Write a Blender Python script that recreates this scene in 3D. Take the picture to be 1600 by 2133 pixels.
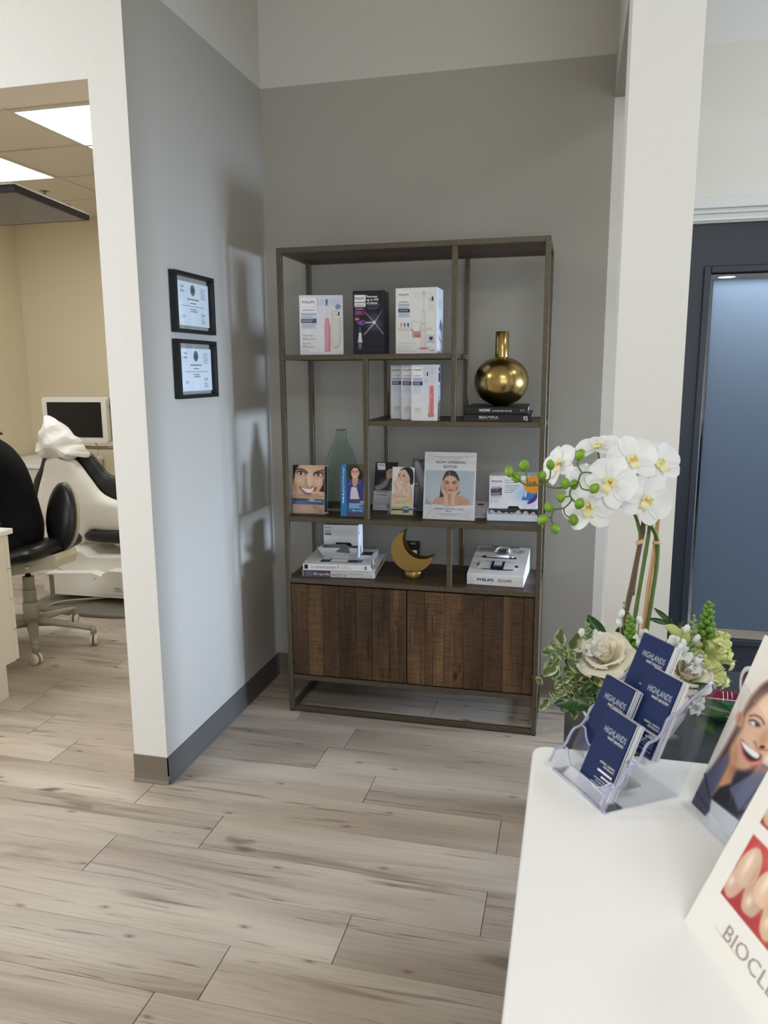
import bpy, math, random
import numpy as np
from mathutils import Matrix, Vector, Quaternion
# ------------------------------------------------------------------ camera, light, exposure
S = bpy.context.scene
COL = S.collection
for o in list(bpy.data.objects): bpy.data.objects.remove(o)
RAD = math.radians
def make_camera():
    cd = bpy.data.cameras.new('camera'); co = bpy.data.objects.new('camera', cd); COL.objects.link(co)
    yaw, pit, rol = RAD(13.857), RAD(-10.370), RAD(-0.358)
    f = Vector((-math.sin(yaw)*math.cos(pit), math.cos(yaw)*math.cos(pit), math.sin(pit)))
    r = Vector((math.cos(yaw), math.sin(yaw), 0)); u = r.cross(f)
    r2 = r*math.cos(rol)+u*math.sin(rol); u2 = u*math.cos(rol)-r*math.sin(rol)
    m = Matrix((r2, u2, -f)).transposed().to_4x4(); m.translation = (1.3485, -3.3134, 1.4348)
    co.matrix_world = m
    cd.sensor_fit = 'VERTICAL'; cd.sensor_height = 36.0; cd.lens = 36.0*1602.3/2133.0
    cd.clip_start = 0.02; cd.clip_end = 60
    cd.dof.use_dof = True; cd.dof.focus_distance = 2.7; cd.dof.aperture_fstop = 13.0
    S.camera = co
make_camera()
vs = S.view_settings
vs.view_transform = 'Standard'; vs.look = 'None'; vs.gamma = 1.0; vs.use_curve_mapping = False; vs.exposure = 0.0
wd = bpy.data.worlds.new('world'); S.world = wd; wd.use_nodes = True
wd.node_tree.nodes['Background'].inputs[0].default_value = (0.62, 0.78, 1.0, 1)
wd.node_tree.nodes['Background'].inputs[1].default_value = 0.3
def area(name, loc, aim, sx, sy, power, col):
    l = bpy.data.lights.new(name, 'AREA'); l.shape = 'RECTANGLE'; l.size = sx; l.size_y = sy; l.energy = power; l.color = col
    o = bpy.data.objects.new(name, l); COL.objects.link(o); o.location = loc
    o.rotation_euler = (Vector(aim)-Vector(loc)).to_track_quat('-Z', 'Z').to_euler()
    return o
# daylight through the storefront panes behind the camera, and cool sky light through the window to the right
for x in (1.9, 3.0, 4.1):
    area('storefront_daylight', (x, -6.85, 1.45), (x, 0, 1.25), 1.15, 2.4, 24, (0.95, 1.0, 0.99))
area('hall_fill_light', (3.2, -1.3, 3.16), (3.2, -1.3, 0), 0.6, 1.2, 17, (0.90, 0.97, 1.0))  # added overhead fill, unseen; lifts the door wall
area('left_fill_light', (-3.9, -2.2, 1.4), (0, -1.9, 1.2), 1.4, 1.8, 48, (0.96, 0.98, 1.0))  # added unseen side fill for the wall end, header and left floor
w = area('side_window_daylight', (4.90, -0.29, 0.95), (0.0, -0.74, 0.55), 0.42, 0.85, 28, (0.62, 0.76, 1.0)); w.data.spread = RAD(52)
# ceiling troffers of the waiting room
area('lobby_troffer', (-2.2, -2.6, 3.16), (-2.2, -2.6, 0), 1.2, 0.6, 72, (0.95, 0.97, 1.0)); area('lobby_troffer', (2.0, -4.6, 3.16), (2.0, -4.6, 0), 1.2, 0.6, 44, (1.0, 1.0, 1.0))

# ------------------------------------------------------------------ helpers
def lin(c):
    return tuple((x/255/12.92 if x <= 10.3 else ((x/255+0.055)/1.055)**2.4) for x in c[:3])
MAT = {}
def mat(name, rgb, rough=0.5, metal=0.0, spec=0.5, noise=None, bump=None, emit=None, coat=0.0, sss=0.0, trans=0.0, ior=1.45, var=0.0):
    """principled material; noise=(scale, rgb2, stretch) mixes a second colour, bump=(scale, strength, dist)"""
    if name in MAT: return MAT[name]
    m = bpy.data.materials.new(name); m.use_nodes = True; nt = m.node_tree; b = nt.nodes['Principled BSDF']
    b.inputs['Base Color'].default_value = (*lin(rgb), 1); b.inputs['Roughness'].default_value = rough
    b.inputs['Metallic'].default_value = metal; b.inputs['Specular IOR Level'].default_value = spec
    b.inputs['Coat Weight'].default_value = coat; b.inputs['Transmission Weight'].default_value = trans; b.inputs['IOR'].default_value = ior
    if sss: b.inputs['Subsurface Weight'].default_value = sss; b.inputs['Subsurface Radius'].default_value = (.01, .008, .006)
    if emit: b.inputs['Emission Color'].default_value = (*lin(emit[0]), 1); b.inputs['Emission Strength'].default_value = emit[1]
    tc = nt.nodes.new('ShaderNodeTexCoord')
    if noise:
        mp = nt.nodes.new('ShaderNodeMapping'); mp.inputs['Scale'].default_value = noise[2] if len(noise) > 2 else (1, 1, 1)
        nz = nt.nodes.new('ShaderNodeTexNoise'); nz.inputs['Scale'].default_value = noise[0]; nz.inputs['Detail'].default_value = 5
        rp = nt.nodes.new('ShaderNodeValToRGB'); rp.color_ramp.elements[0].position = 0.38; rp.color_ramp.elements[1].position = 0.66
        rp.color_ramp.elements[0].color = (*lin(rgb), 1); rp.color_ramp.elements[1].color = (*lin(noise[1]), 1)
        nt.links.new(tc.outputs['Object'], mp.inputs[0]); nt.links.new(mp.outputs[0], nz.inputs['Vector'])
        nt.links.new(nz.outputs['Fac'], rp.inputs[0]); nt.links.new(rp.outputs[0], b.inputs['Base Color'])
    if bump:
        n2 = nt.nodes.new('ShaderNodeTexNoise'); n2.inputs['Scale'].default_value = bump[0]; n2.inputs['Detail'].default_value = 3
        bp = nt.nodes.new('ShaderNodeBump'); bp.inputs['Strength'].default_value = bump[1]; bp.inputs['Distance'].default_value = bump[2]
        nt.links.new(tc.outputs['Object'], n2.inputs['Vector']); nt.links.new(n2.outputs['Fac'], bp.inputs['Height'])
        nt.links.new(bp.outputs[0], b.inputs['Normal'])
    MAT[name] = m
    return m
def attr_mat(name, rough=0.4, spec=0.4, sss=0.0, coat=0.0):
    m = mat(name, (200, 200, 200), rough, 0, spec, sss=sss, coat=coat); nt = m.node_tree
    a = nt.nodes.new('ShaderNodeVertexColor'); a.layer_name = 'Col'
    nt.links.new(a.outputs[0], nt.nodes['Principled BSDF'].inputs['Base Color'])
    return m
def clear_mat(name, tint, rough=0.03, refl=1.0):
    """thin clear acrylic or pane: see-through, with fresnel reflection"""
    m = bpy.data.materials.new(name); m.use_nodes = True; nt = m.node_tree; nt.nodes.remove(nt.nodes['Principled BSDF'])
    out = nt.nodes['Material Output']; t = nt.nodes.new('ShaderNodeBsdfTransparent'); g = nt.nodes.new('ShaderNodeBsdfGlossy')
    lw = nt.nodes.new('ShaderNodeLayerWeight'); lw.inputs[0].default_value = 0.5; pw = nt.nodes.new('ShaderNodeMath'); pw.operation = 'POWER'; pw.inputs[1].default_value = 4.0
    ma = nt.nodes.new('ShaderNodeMath'); ma.operation = 'MULTIPLY_ADD'; ma.inputs[1].default_value = 0.8; ma.inputs[2].default_value = 0.022; mx = nt.nodes.new('ShaderNodeMixShader')
    nt.links.new(lw.outputs['Facing'], pw.inputs[0]); nt.links.new(pw.outputs[0], ma.inputs[0])
    t.inputs[0].default_value = (*lin(tint), 1); g.inputs['Roughness'].default_value = rough; g.inputs[0].default_value = (refl, refl, refl, 1)
    nt.links.new(ma.outputs[0], mx.inputs[0]); nt.links.new(t.outputs[0], mx.inputs[1]); nt.links.new(g.outputs[0], mx.inputs[2])
    nt.links.new(mx.outputs[0], out.inputs[0]); MAT[name] = m
    return m
def wood_mat(name, cols, axis, scale, rough, saw=0.0, bumpd=0.0006, knots=True, spec=0.35, vr=(0.86, 1.12), crack=0.0, finef=0.75, vknots=False):
    """plank wood: object coordinates shifted per object, grain drawn out along axis; cols = dark, mid, light, knot"""
    m = bpy.data.materials.new(name); m.use_nodes = True; nt = m.node_tree; N = nt.nodes.new; L = nt.links.new
    b = nt.nodes['Principled BSDF']; b.inputs['Roughness'].default_value = rough; b.inputs['Specular IOR Level'].default_value = spec
    tc = N('ShaderNodeTexCoord'); oi = N('ShaderNodeObjectInfo'); ad = N('ShaderNodeVectorMath'); ad.operation = 'MULTIPLY_ADD'
    mul = N('ShaderNodeMath'); mul.operation = 'MULTIPLY'; mul.inputs[1].default_value = 37.0
    L(oi.outputs['Random'], mul.inputs[0])
    cmb = N('ShaderNodeCombineXYZ'); [L(mul.outputs[0], cmb.inputs[i]) for i in range(3)]
    L(tc.outputs['Object'], ad.inputs[0]); ad.inputs[1].default_value = (1, 1, 1); L(cmb.outputs[0], ad.inputs[2])
    def noise(sc, st, det=6, dist=0.0):
        mp = N('ShaderNodeMapping'); s = [sc*(st if i == axis else 1.0) for i in range(3)]; mp.inputs['Scale'].default_value = s
        nz = N('ShaderNodeTexNoise'); nz.inputs['Scale'].default_value = 1.0; nz.inputs['Detail'].default_value = det; nz.inputs['Distortion'].default_value = dist
        L(ad.outputs[0], mp.inputs[0]); L(mp.outputs[0], nz.inputs['Vector']); return nz.outputs['Fac']
    def ramp(src, stops):
        r = N('ShaderNodeValToRGB'); e = r.color_ramp.elements
        e[0].position, e[0].color = stops[0][0], (*stops[0][1], 1); e[1].position, e[1].color = stops[-1][0], (*stops[-1][1], 1)
        for p, c in stops[1:-1]: q = e.new(p); q.color = (*c, 1)
        L(src, r.inputs[0]); return r.outputs[0]
    def mix(f, a, c, blend='MIX', fac=1.0):
        x = N('ShaderNodeMix'); x.data_type = 'RGBA'; x.blend_type = blend
        if f is None: x.inputs[0].default_value = fac
        else: L(f, x.inputs[0])
        L(a, x.inputs[6]); L(c, x.inputs[7]); return x.outputs[2]
    d, md, lt, kn = [lin(c) for c in cols]
    base = ramp(noise(scale*0.45, 0.16, 5, 0.4), [(0.30, d), (0.5, md), (0.68, lt)])
    fine = ramp(noise(scale*15, 0.022, 5, 0.3), [(0.32, (0.70,)*3), (0.60, (1.06,)*3)])
    c1 = mix(None, base, fine, 'MULTIPLY', finef)
    streak = ramp(noise(scale*0.9, 0.10, 4, 1.2), [(0.60, (0, 0, 0)), (0.70, (1, 1, 1))])
    rgb = N('ShaderNodeRGB'); rgb.outputs[0].default_value = (*kn, 1)
    c2 = mix(streak, c1, rgb.outputs[0]) if knots else c1
    if knots:
        fm = N('ShaderNodeMix'); fm.data_type = 'RGBA'; fm.inputs[0].default_value = 0.5; L(c1, fm.inputs[6]); L(c2, fm.inputs[7]); c2 = fm.outputs[2]
        kr = ramp(noise(scale*0.75, 0.42, 2, 0.0), [(0.71, (0, 0, 0)), (0.76, (1, 1, 1))]); c2 = mix(kr, c2, rgb.outputs[0])
    if crack:
        ck = ramp(noise(scale*7.5, 0.035, 3, 0.9), [(0.64, (0, 0, 0)), (0.69, (crack*1.3,)*3)]); c2 = mix(ck, c2, rgb.outputs[0])
        ck = ramp(noise(scale*1.5, 0.075, 4, 1.6), [(0.635, (0, 0, 0)), (0.70, (crack,)*3)]); c2 = mix(ck, c2, rgb.outputs[0])
    if vknots:
        mp = N('ShaderNodeMapping'); mp.inputs['Scale'].default_value = (2.3, 5.6, 1.0); vo = N('ShaderNodeTexVoronoi'); vo.voronoi_dimensions = '2D'; vo.inputs['Scale'].default_value = 1.0
        wn = N('ShaderNodeTexNoise'); wn.inputs['Scale'].default_value = 38; va = N('ShaderNodeVectorMath'); va.operation = 'MULTIPLY_ADD'; va.inputs[1].default_value = (.012, .006, 0)
        L(tc.outputs['Object'], wn.inputs['Vector']); L(wn.outputs['Color'], va.inputs[0]); L(ad.outputs[0], va.inputs[2]); L(va.outputs[0], mp.inputs[0]); L(mp.outputs[0], vo.inputs['Vector'])
        c2 = mix(ramp(vo.outputs['Distance'], [(0.010, (.8,)*3), (0.026, (.35,)*3), (0.06, (0, 0, 0))]), c2, rgb.outputs[0])
    if saw:
        mp = N('ShaderNodeMapping'); mp.inputs['Scale'].default_value = [260 if i == axis else 14 for i in range(3)]
        nz = N('ShaderNodeTexNoise'); nz.inputs['Scale'].default_value = 1.0; L(ad.outputs[0], mp.inputs[0]); L(mp.outputs[0], nz.inputs['Vector'])
        c2 = mix(None, c2, ramp(nz.outputs['Fac'], [(0.4, (0.75,)*3), (0.62, (1.25,)*3)]), 'MULTIPLY', saw)
    # each board a little lighter or darker
    hv = N('ShaderNodeHueSaturation'); mr = N('ShaderNodeMapRange'); mr.inputs[3].default_value = vr[0]; mr.inputs[4].default_value = vr[1]
    L(oi.outputs['Random'], mr.inputs[0]); L(mr.outputs[0], hv.inputs['Value']); L(c2, hv.inputs['Color']); L(hv.outputs[0], b.inputs['Base Color'])
    bp = N('ShaderNodeBump'); bp.inputs['Strength'].default_value = 0.35; bp.inputs['Distance'].default_value = bumpd
    L(noise(scale*15, 0.022, 5, 0.3), bp.inputs['Height']); L(bp.outputs[0], b.inputs['Normal'])
    MAT[name] = m
    return m

class G:
    """collects geometry, then links it as one mesh object"""
    def __init__(s): s.v = []; s.f = []; s.m = []; s.s = []; s.c = None
    def add(s, vs, fs, mi=0, smooth=False, T=None):
        n = len(s.v)
        s.v += [tuple(T @ Vector(v)) for v in vs] if T is not None else [tuple(v) for v in vs]
        s.f += [tuple(i+n for i in f) for f in fs]
        s.m += [mi]*len(fs) if isinstance(mi, int) else list(mi); s.s += [smooth]*len(fs)
        return s
    def box(s, x0, x1, y0, y1, z0, z1, b=0.0, mi=0, T=None):
        if b <= 0:
            vs = [(x, y, z) for z in (z0, z1) for y in (y0, y1) for x in (x0, x1)]
            fs = [(0, 2, 3, 1), (4, 5, 7, 6), (0, 1, 5, 4), (2, 6, 7, 3), (0, 4, 6, 2), (1, 3, 7, 5)]   # -z +z -y +y -x +x
            if isinstance(mi, dict): mi = [mi.get(k, 0) for k in ('-z', '+z', '-y', '+y', '-x', '+x')]
            return s.add(vs, fs, mi, False, T)
        lo = (x0, y0, z0); hi = (x1, y1, z1); vs = []; idx = {}
        b = min(b, (x1-x0)/2.01, (y1-y0)/2.01, (z1-z0)/2.01)
        for sx in (0, 1):
            for sy in (0, 1):
                for sz in (0, 1):
                    for a in range(3):
                        p = []
                        for k, sg in enumerate((sx, sy, sz)):
                            q = hi[k] if sg else lo[k]
                            if k != a: q += -b if sg else b
                            p.append(q)
                        idx[(sx, sy, sz, a)] = len(vs); vs.append(tuple(p))
        fs = []
        for a in range(3):
            o1, o2 = [k for k in range(3) if k != a]
            for sg in (0, 1):
                q = []
                for c, d in ((0, 0), (1, 0), (1, 1), (0, 1)):
                    t = [0, 0, 0]; t[a] = sg; t[o1] = c; t[o2] = d; q.append(idx[(*t, a)])
                fs.append(tuple(q) if (sg == 1) == (a != 1) else tuple(q[::-1]))
        for a in range(3):   # edges along axis a
            o1, o2 = [k for k in range(3) if k != a]
            for c in (0, 1):
                for d in (0, 1):
                    t0 = [0, 0, 0]; t0[o1] = c; t0[o2] = d; t1 = list(t0); t1[a] = 1
                    q = (idx[(*t0, o1)], idx[(*t0, o2)], idx[(*t1, o2)], idx[(*t1, o1)])
                    fs.append(q if ((c + d) % 2 == 0) == (a == 1) else q[::-1])
        for sx in (0, 1):
            for sy in (0, 1):
                for sz in (0, 1):
                    q = tuple(idx[(sx, sy, sz, a)] for a in range(3))
                    fs.append(q if (sx+sy+sz) % 2 == 1 else q[::-1])
        return s.add(vs, fs, mi, False, T)
    def tube(s, pts, r, n=8, mi=0, T=None, caps=True, flat=1.0):
        pts = [Vector(p) for p in pts]; rs = r if isinstance(r, (list, tuple)) else [r]*len(pts)
        vs = []; fs = []; up = None
        for i, p in enumerate(pts):
            d = (pts[min(i+1, len(pts)-1)]-pts[max(i-1, 0)]).normalized()
            if up is None: up = Vector((0, 0, 1)) if abs(d.z) < 0.9 else Vector((1, 0, 0))
            sd = d.cross(up).normalized(); up = sd.cross(d).normalized()
            for k in range(n):
                a = 2*math.pi*k/n; vs.append(p+sd*math.cos(a)*rs[i]+up*math.sin(a)*rs[i]*flat)
        for i in range(len(pts)-1):
            for k in range(n): fs.append((i*n+k, i*n+(k+1) % n, (i+1)*n+(k+1) % n, (i+1)*n+k))
        s.add(vs, fs, mi, True, T)
        if caps:
            k = len(s.v)-len(vs); s.f += [tuple(range(k+n-1, k-1, -1)), tuple(range(k+len(vs)-n, k+len(vs)))]; s.m += [mi, mi]; s.s += [False, False]
        return s
    def lathe(s, prof, n=24, mi=0, T=None, close=False, smooth=True):
        vs = []; fs = []
        for r, z in prof:
            for k in range(n): a = 2*math.pi*k/n; vs.append((r*math.cos(a), r*math.sin(a), z))
        m = len(prof)
        for i in range(m-1 + (1 if close else 0)):
            j = (i+1) % m
            for k in range(n): fs.append((i*n+k, i*n+(k+1) % n, j*n+(k+1) % n, j*n+k))
        return s.add(vs, fs, mi, smooth, T)
    def cyl(s, x, y, z0, z1, r, n=20, mi=0, T=None, r1=None, b=0.0):
        r1 = r if r1 is None else r1
        pr = [(r-b, z0), (r, z0+b), (r1, z1-b), (r1-b, z1)] if b else [(r, z0), (r1, z1)]
        t = Matrix.Translation((x, y, 0)); t = T @ t if T is not None else t
        s.lathe(pr, n, mi, t); k = len(s.v)-n*len(pr)
        s.f += [tuple(range(k+n-1, k-1, -1)), tuple(range(len(s.v)-n, len(s.v)))]; s.m += [mi, mi]; s.s += [False, False]
        return s
    def prism(s, out, a0, a1, ax='y', mi=0, T=None, smooth=False):
        """outline (2D) extruded along ax; outline lies in the other two axes (x,z for y; x,y for z; y,z for x)"""
        def pt(p, a): return {'y': (p[0], a, p[1]), 'z': (p[0], p[1], a), 'x': (a, p[0], p[1])}[ax]
        n = len(out); ar = sum(out[i][0]*out[(i+1) % n][1]-out[(i+1) % n][0]*out[i][1] for i in range(n))
        if (ar < 0) != (ax == 'y'): out = out[::-1]
        vs = [pt(p, a0) for p in out]+[pt(p, a1) for p in out]
        fs = [(i, (i+1) % n, n+(i+1) % n, n+i) for i in range(n)]
        s.add(vs, fs, mi, smooth, T); k = len(s.v)-2*n
        s.f += [tuple(range(k+n-1, k-1, -1)), tuple(range(k+n, k+2*n))]; s.m += [mi, mi]; s.s += [False, False]
        return s
    def grid(s, nu, nv, fn, mi=0, T=None, smooth=True):
        vs = [fn(i/(nu-1), j/(nv-1)) for j in range(nv) for i in range(nu)]
        fs = [(j*nu+i, j*nu+i+1, (j+1)*nu+i+1, (j+1)*nu+i) for j in range(nv-1) for i in range(nu-1)]
        return s.add(vs, fs, mi, smooth, T)
    def pillow(s, out, dep, rings=6, mi=0, T=None, back=None, power=2.0):
        """puffed shape from an outline in the x-z plane, bulging dep towards -y and back towards +y"""
        back = dep if back is None else back
        n = len(out); cx = sum(p[0] for p in out)/n; cz = sum(p[1] for p in out)/n
        for sgn, d in ((-1, dep), (1, back)):
            vs = []; fs = []
            for i in range(rings+1):
                t = 1-math.cos(math.pi/2*i/rings) if i < rings else 0.999
                k = 1-t; y = sgn*d*(1-k**power)**(1/power)
                vs += [(cx+(p[0]-cx)*k, y, cz+(p[1]-cz)*k) for p in out]
            for i in range(rings):
                for j in range(n):
                    q = (i*n+j, i*n+(j+1) % n, (i+1)*n+(j+1) % n, (i+1)*n+j); fs.append(q if sgn < 0 else q[::-1])
            fs.append(tuple(range(rings*n, (rings+1)*n)))
            s.add(vs, fs, mi, True, T)
        return s
    def mesh(s, name, mats):
        me = bpy.data.meshes.new(name); me.from_pydata(s.v, [], s.f)
        for m in (mats if isinstance(mats, (list, tuple)) else [mats]): me.materials.append(m)
        me.polygons.foreach_set('material_index', s.m); me.polygons.foreach_set('use_smooth', s.s)
        if s.c is not None:
            ca = me.color_attributes.new('Col', 'FLOAT_COLOR', 'POINT')
            ca.data.foreach_set('color', np.array([(*lin(c), 1.0) for c in s.c], dtype=np.float32).ravel())
        me.update(); return me
    def build(s, name, mats, parent=None, loc=None, rot=None, kind=None, label=None):
        if 'lettering' in name: kind = 'stuff'
        return place(name, s.mesh(name, mats), parent, loc, rot, kind, label)
def place(name, me, parent=None, loc=None, rot=None, kind=None, label=None):
    o = bpy.data.objects.new(name, me); COL.objects.link(o)
    if parent is not None: o.parent = parent
    if loc is not None: o.location = loc
    if rot is not None:
        if isinstance(rot, Quaternion): o.rotation_mode = 'QUATERNION'; o.rotation_quaternion = rot
        else: o.rotation_euler = rot
    if kind: o['kind'] = kind
    if label: o['label'] = label
    return o
def tag(o, label, cat, group=None):
    o['label'] = label; o['category'] = cat
    if group: o['group'] = group
    return o
def thing(name, label, cat, loc=(0, 0, 0), rz=0.0, group=None, lean=0.0):
    o = bpy.data.objects.new(name, None); COL.objects.link(o); o.location = loc; o.rotation_euler = (-RAD(lean), 0, RAD(rz))
    o.empty_display_size = 0.05
    return tag(o, label, cat, group)
def crm(pts, k=6, closed=True):
    """Catmull-Rom through points"""
    n = len(pts); out = []
    for i in range(n if closed else n-1):
        g = (lambda j: pts[j % n]) if closed else (lambda j: pts[max(0, min(n-1, j))])
        p0, p1, p2, p3 = [np.array(g(i+d), float) for d in (-1, 0, 1, 2)]
        for t in np.arange(k)/k:
            out.append(tuple(0.5*(2*p1+(p2-p0)*t+(2*p0-5*p1+4*p2-p3)*t*t+(3*p1-p0-3*p2+p3)*t**3)))
    if not closed: out.append(tuple(map(float, pts[-1])))
    return out
FONT_CACHE = {}
def text(g, s, x, z, h, w=None, mi=0, y=0.0, al='L', rot=0.0, T=None, bold=0.0):
    """flat lettering in the x-z plane at depth y; h = capital height, w = width to fit"""
    cu = bpy.data.curves.new('t', 'FONT'); cu.body = s; cu.size = 1.0; cu.resolution_u = 2; cu.fill_mode = 'FRONT'; cu.offset = bold
    ob = bpy.data.objects.new('t', cu); me = bpy.data.meshes.new_from_object(ob)
    vs = [v.co.copy() for v in me.vertices]; fs = [tuple(p.vertices) for p in me.polygons]
    bpy.data.objects.remove(ob); bpy.data.meshes.remove(me); bpy.data.curves.remove(cu)
    if not vs: return
    x0 = min(v.x for v in vs); x1 = max(v.x for v in vs); sy = h/0.70; sx = w/(x1-x0) if w else sy
    wd_ = (x1-x0)*sx; ox = {'L': 0, 'C': -wd_/2, 'R': -wd_}[al]; ca, sa = math.cos(rot), math.sin(rot); out = []
    for v in vs:
        a = (v.x-x0)*sx+ox; b = v.y*sy; out.append((x+a*ca-b*sa, y, z+a*sa+b*ca))
    g.add(out, fs, mi, False, T)

class Pic:
    """flat printed picture: soft shapes evaluated on a grid of points, kept as colours of the printed sheet.
    quad = the sheet's corners TL, TR, BR, BL in the drawing's own units"""
    def __init__(s, nu, nv, quad, fill=(255, 255, 255)):
        s.nu, s.nv = nu, nv; u, v = np.meshgrid(np.linspace(0, 1, nu), np.linspace(0, 1, nv))
        A = []
        for (a, b), (X, Y) in zip(((0, 0), (1, 0), (1, 1), (0, 1)), quad):
            A += [[a, b, 1, 0, 0, 0, -X*a, -X*b, -X], [0, 0, 0, a, b, 1, -Y*a, -Y*b, -Y]]
        Hm = np.linalg.svd(np.array(A, float))[2][-1].reshape(3, 3)
        d = Hm[2, 0]*u+Hm[2, 1]*v+Hm[2, 2]
        s.X = (Hm[0, 0]*u+Hm[0, 1]*v+Hm[0, 2])/d; s.Y = (Hm[1, 0]*u+Hm[1, 1]*v+Hm[1, 2])/d
        s.c = np.empty((nv, nu, 3)); s.c[:] = fill
    def _mix(s, a, col):
        a = np.clip(a, 0, 1)[..., None]; s.c = s.c*(1-a)+np.array(col, float)*a; return s
    def poly(s, col, pts, soft=4, sm=False, op=1.0):
        p = np.array(crm(pts, 5) if sm else pts, float); ins = np.zeros(s.X.shape, bool); dm = np.full(s.X.shape, 1e9)
        for i in range(len(p)):
            (x0, y0), (x1, y1) = p[i], p[(i+1) % len(p)]
            c = ((y0 > s.Y) != (y1 > s.Y)) & (s.X < (x1-x0)*(s.Y-y0)/((y1-y0) or 1e-9)+x0); ins ^= c
            dx, dy = x1-x0, y1-y0; t = np.clip(((s.X-x0)*dx+(s.Y-y0)*dy)/(dx*dx+dy*dy+1e-9), 0, 1)
            dm = np.minimum(dm, np.hypot(s.X-x0-t*dx, s.Y-y0-t*dy))
        return s._mix((0.5+np.where(ins, dm, -dm)/(2*soft))*op, col)
    def ell(s, col, cx, cy, rx, ry, rot=0, soft=0.15, op=1.0):
        c, q = math.cos(RAD(rot)), math.sin(RAD(rot)); x = (s.X-cx)*c+(s.Y-cy)*q; y = -(s.X-cx)*q+(s.Y-cy)*c
        return s._mix((0.5+(1-np.hypot(x/rx, y/ry))/(2*soft))*op, col)
    def shade(s, col, cx, cy, rx, ry, op=0.5, rot=0):
        c, q = math.cos(RAD(rot)), math.sin(RAD(rot)); x = (s.X-cx)*c+(s.Y-cy)*q; y = -(s.X-cx)*q+(s.Y-cy)*c
        return s._mix(op*np.exp(-((x/rx)**2+(y/ry)**2)), col)
    def line(s, col, pts, w, soft=None, sm=False, op=1.0):
        p = np.array(crm(pts, 5, False) if sm else pts, float); dm = np.full(s.X.shape, 1e9)
        for i in range(len(p)-1):
            (x0, y0), (x1, y1) = p[i], p[i+1]; dx, dy = x1-x0, y1-y0
            t = np.clip(((s.X-x0)*dx+(s.Y-y0)*dy)/(dx*dx+dy*dy+1e-9), 0, 1); dm = np.minimum(dm, np.hypot(s.X-x0-t*dx, s.Y-y0-t*dy))
        soft = soft or w*0.5
        return s._mix((0.5+(w/2-dm)/(soft))*op, col)
    def rect(s, col, x0, y0, x1, y1, soft=3, op=1.0): return s.poly(col, [(x0, y0), (x1, y0), (x1, y1), (x0, y1)], soft, False, op)
    def lines(s, col, x0, x1, ys, w, op=0.6, rag=True):
        for i, y in enumerate(ys): s.line(col, [(x0, y), (x1-(x1-x0)*(0.13*(i % 3) if rag else 0), y)], w, op=op)
        return s
    def vgrad(s, c0, c1, y0, y1):
        t = np.clip((s.Y-y0)/(y1-y0), 0, 1)[..., None]; s.c = np.array(c0, float)*(1-t)+np.array(c1, float)*t; return s
    def build(s, w, h, parent, x=None, y=0.0, z=0.0, name='print', fn=None, m=None):
        """sheet w by h facing -y, its lower left corner at x, z"""
        x = -w/2 if x is None else x
        gx, gz = np.meshgrid(np.linspace(x, x+w, s.nu), np.linspace(z+h, z, s.nv)); gy = np.full(gx.shape, y)
        if fn: gy = gy+fn((gx-x)/w, (gz-z)/h)
        co = np.stack([gx, gy, gz], -1).reshape(-1, 3); i = np.arange(s.nu*s.nv).reshape(s.nv, s.nu)
        fc = np.stack([i[:-1, :-1], i[1:, :-1], i[1:, 1:], i[:-1, 1:]], -1).reshape(-1, 4)
        me = bpy.data.meshes.new(name); me.from_pydata(co.tolist(), [], fc.tolist()); me.materials.append(m or MAT['print'])
        c = np.clip(s.c/255, 0, 1).reshape(-1, 3); c = np.where(c <= 0.04045, c/12.92, ((c+0.055)/1.055)**2.4)
        ca = me.color_attributes.new('Col', 'FLOAT_COLOR', 'POINT')
        ca.data.foreach_set('color', np.concatenate([c, np.ones((len(c), 1))], 1).astype(np.float32).ravel()); me.update()
        return place(name, me, parent)
def thin_mat(name, rgb, tr, fac=0.25, rough=0.45):
    """thin petal: some light passes through"""
    m = mat(name, rgb, rough); nt = m.node_tree; t = nt.nodes.new('ShaderNodeBsdfTranslucent'); t.inputs[0].default_value = (*lin(tr), 1)
    mx = nt.nodes.new('ShaderNodeMixShader'); mx.inputs[0].default_value = fac
    nt.links.new(nt.nodes['Principled BSDF'].outputs[0], mx.inputs[1]); nt.links.new(t.outputs[0], mx.inputs[2]); nt.links.new(mx.outputs[0], nt.nodes['Material Output'].inputs[0])
rnd = random.Random(7)
# ------------------------------------------------------------------ materials
attr_mat('print', 0.35, 0.4); attr_mat('leafcol', 0.4, 0.4)
mat('greige', (173, 170, 162), 0.75, bump=(420, 0.12, 0.0006)); mat('greige_light', (208, 206, 200), 0.75)
mat('white_upper', (236, 239, 242), 0.7); mat('soffit', (214, 202, 186), 0.75); mat('white_wall', (234, 234, 231), 0.7, bump=(130, 0.6, 0.0016)); mat('tan', (222, 210, 180), 0.75); mat('ceil', (222, 214, 200), 0.85, bump=(300, 0.1, 0.0005))
mat('cove', (122, 113, 99), 0.38, spec=0.5); mat('cove_grey', (84, 82, 80), 0.5)
mat('metal', (100, 92, 77), 0.45, 0.4, noise=(170, (82, 75, 62)), bump=(300, 0.15, 0.0003))
mat('metal_dark', (60, 54, 44), 0.4, 0.6); mat('gold', (178, 152, 98), 0.24, 1.0, bump=(500, 0.03, 0.0003)); mat('gold_dull', (164, 138, 88), 0.34, 1.0)
wood_mat('rustic', ((56, 41, 29), (88, 65, 45), (124, 95, 67), (36, 27, 20)), 2, 16, 0.6, saw=0.9, crack=0.6, vr=(0.78, 1.2))
wood_mat('rustic_x', ((50, 38, 28), (72, 55, 40), (92, 72, 53), (36, 27, 20)), 0, 16, 0.5)
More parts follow.
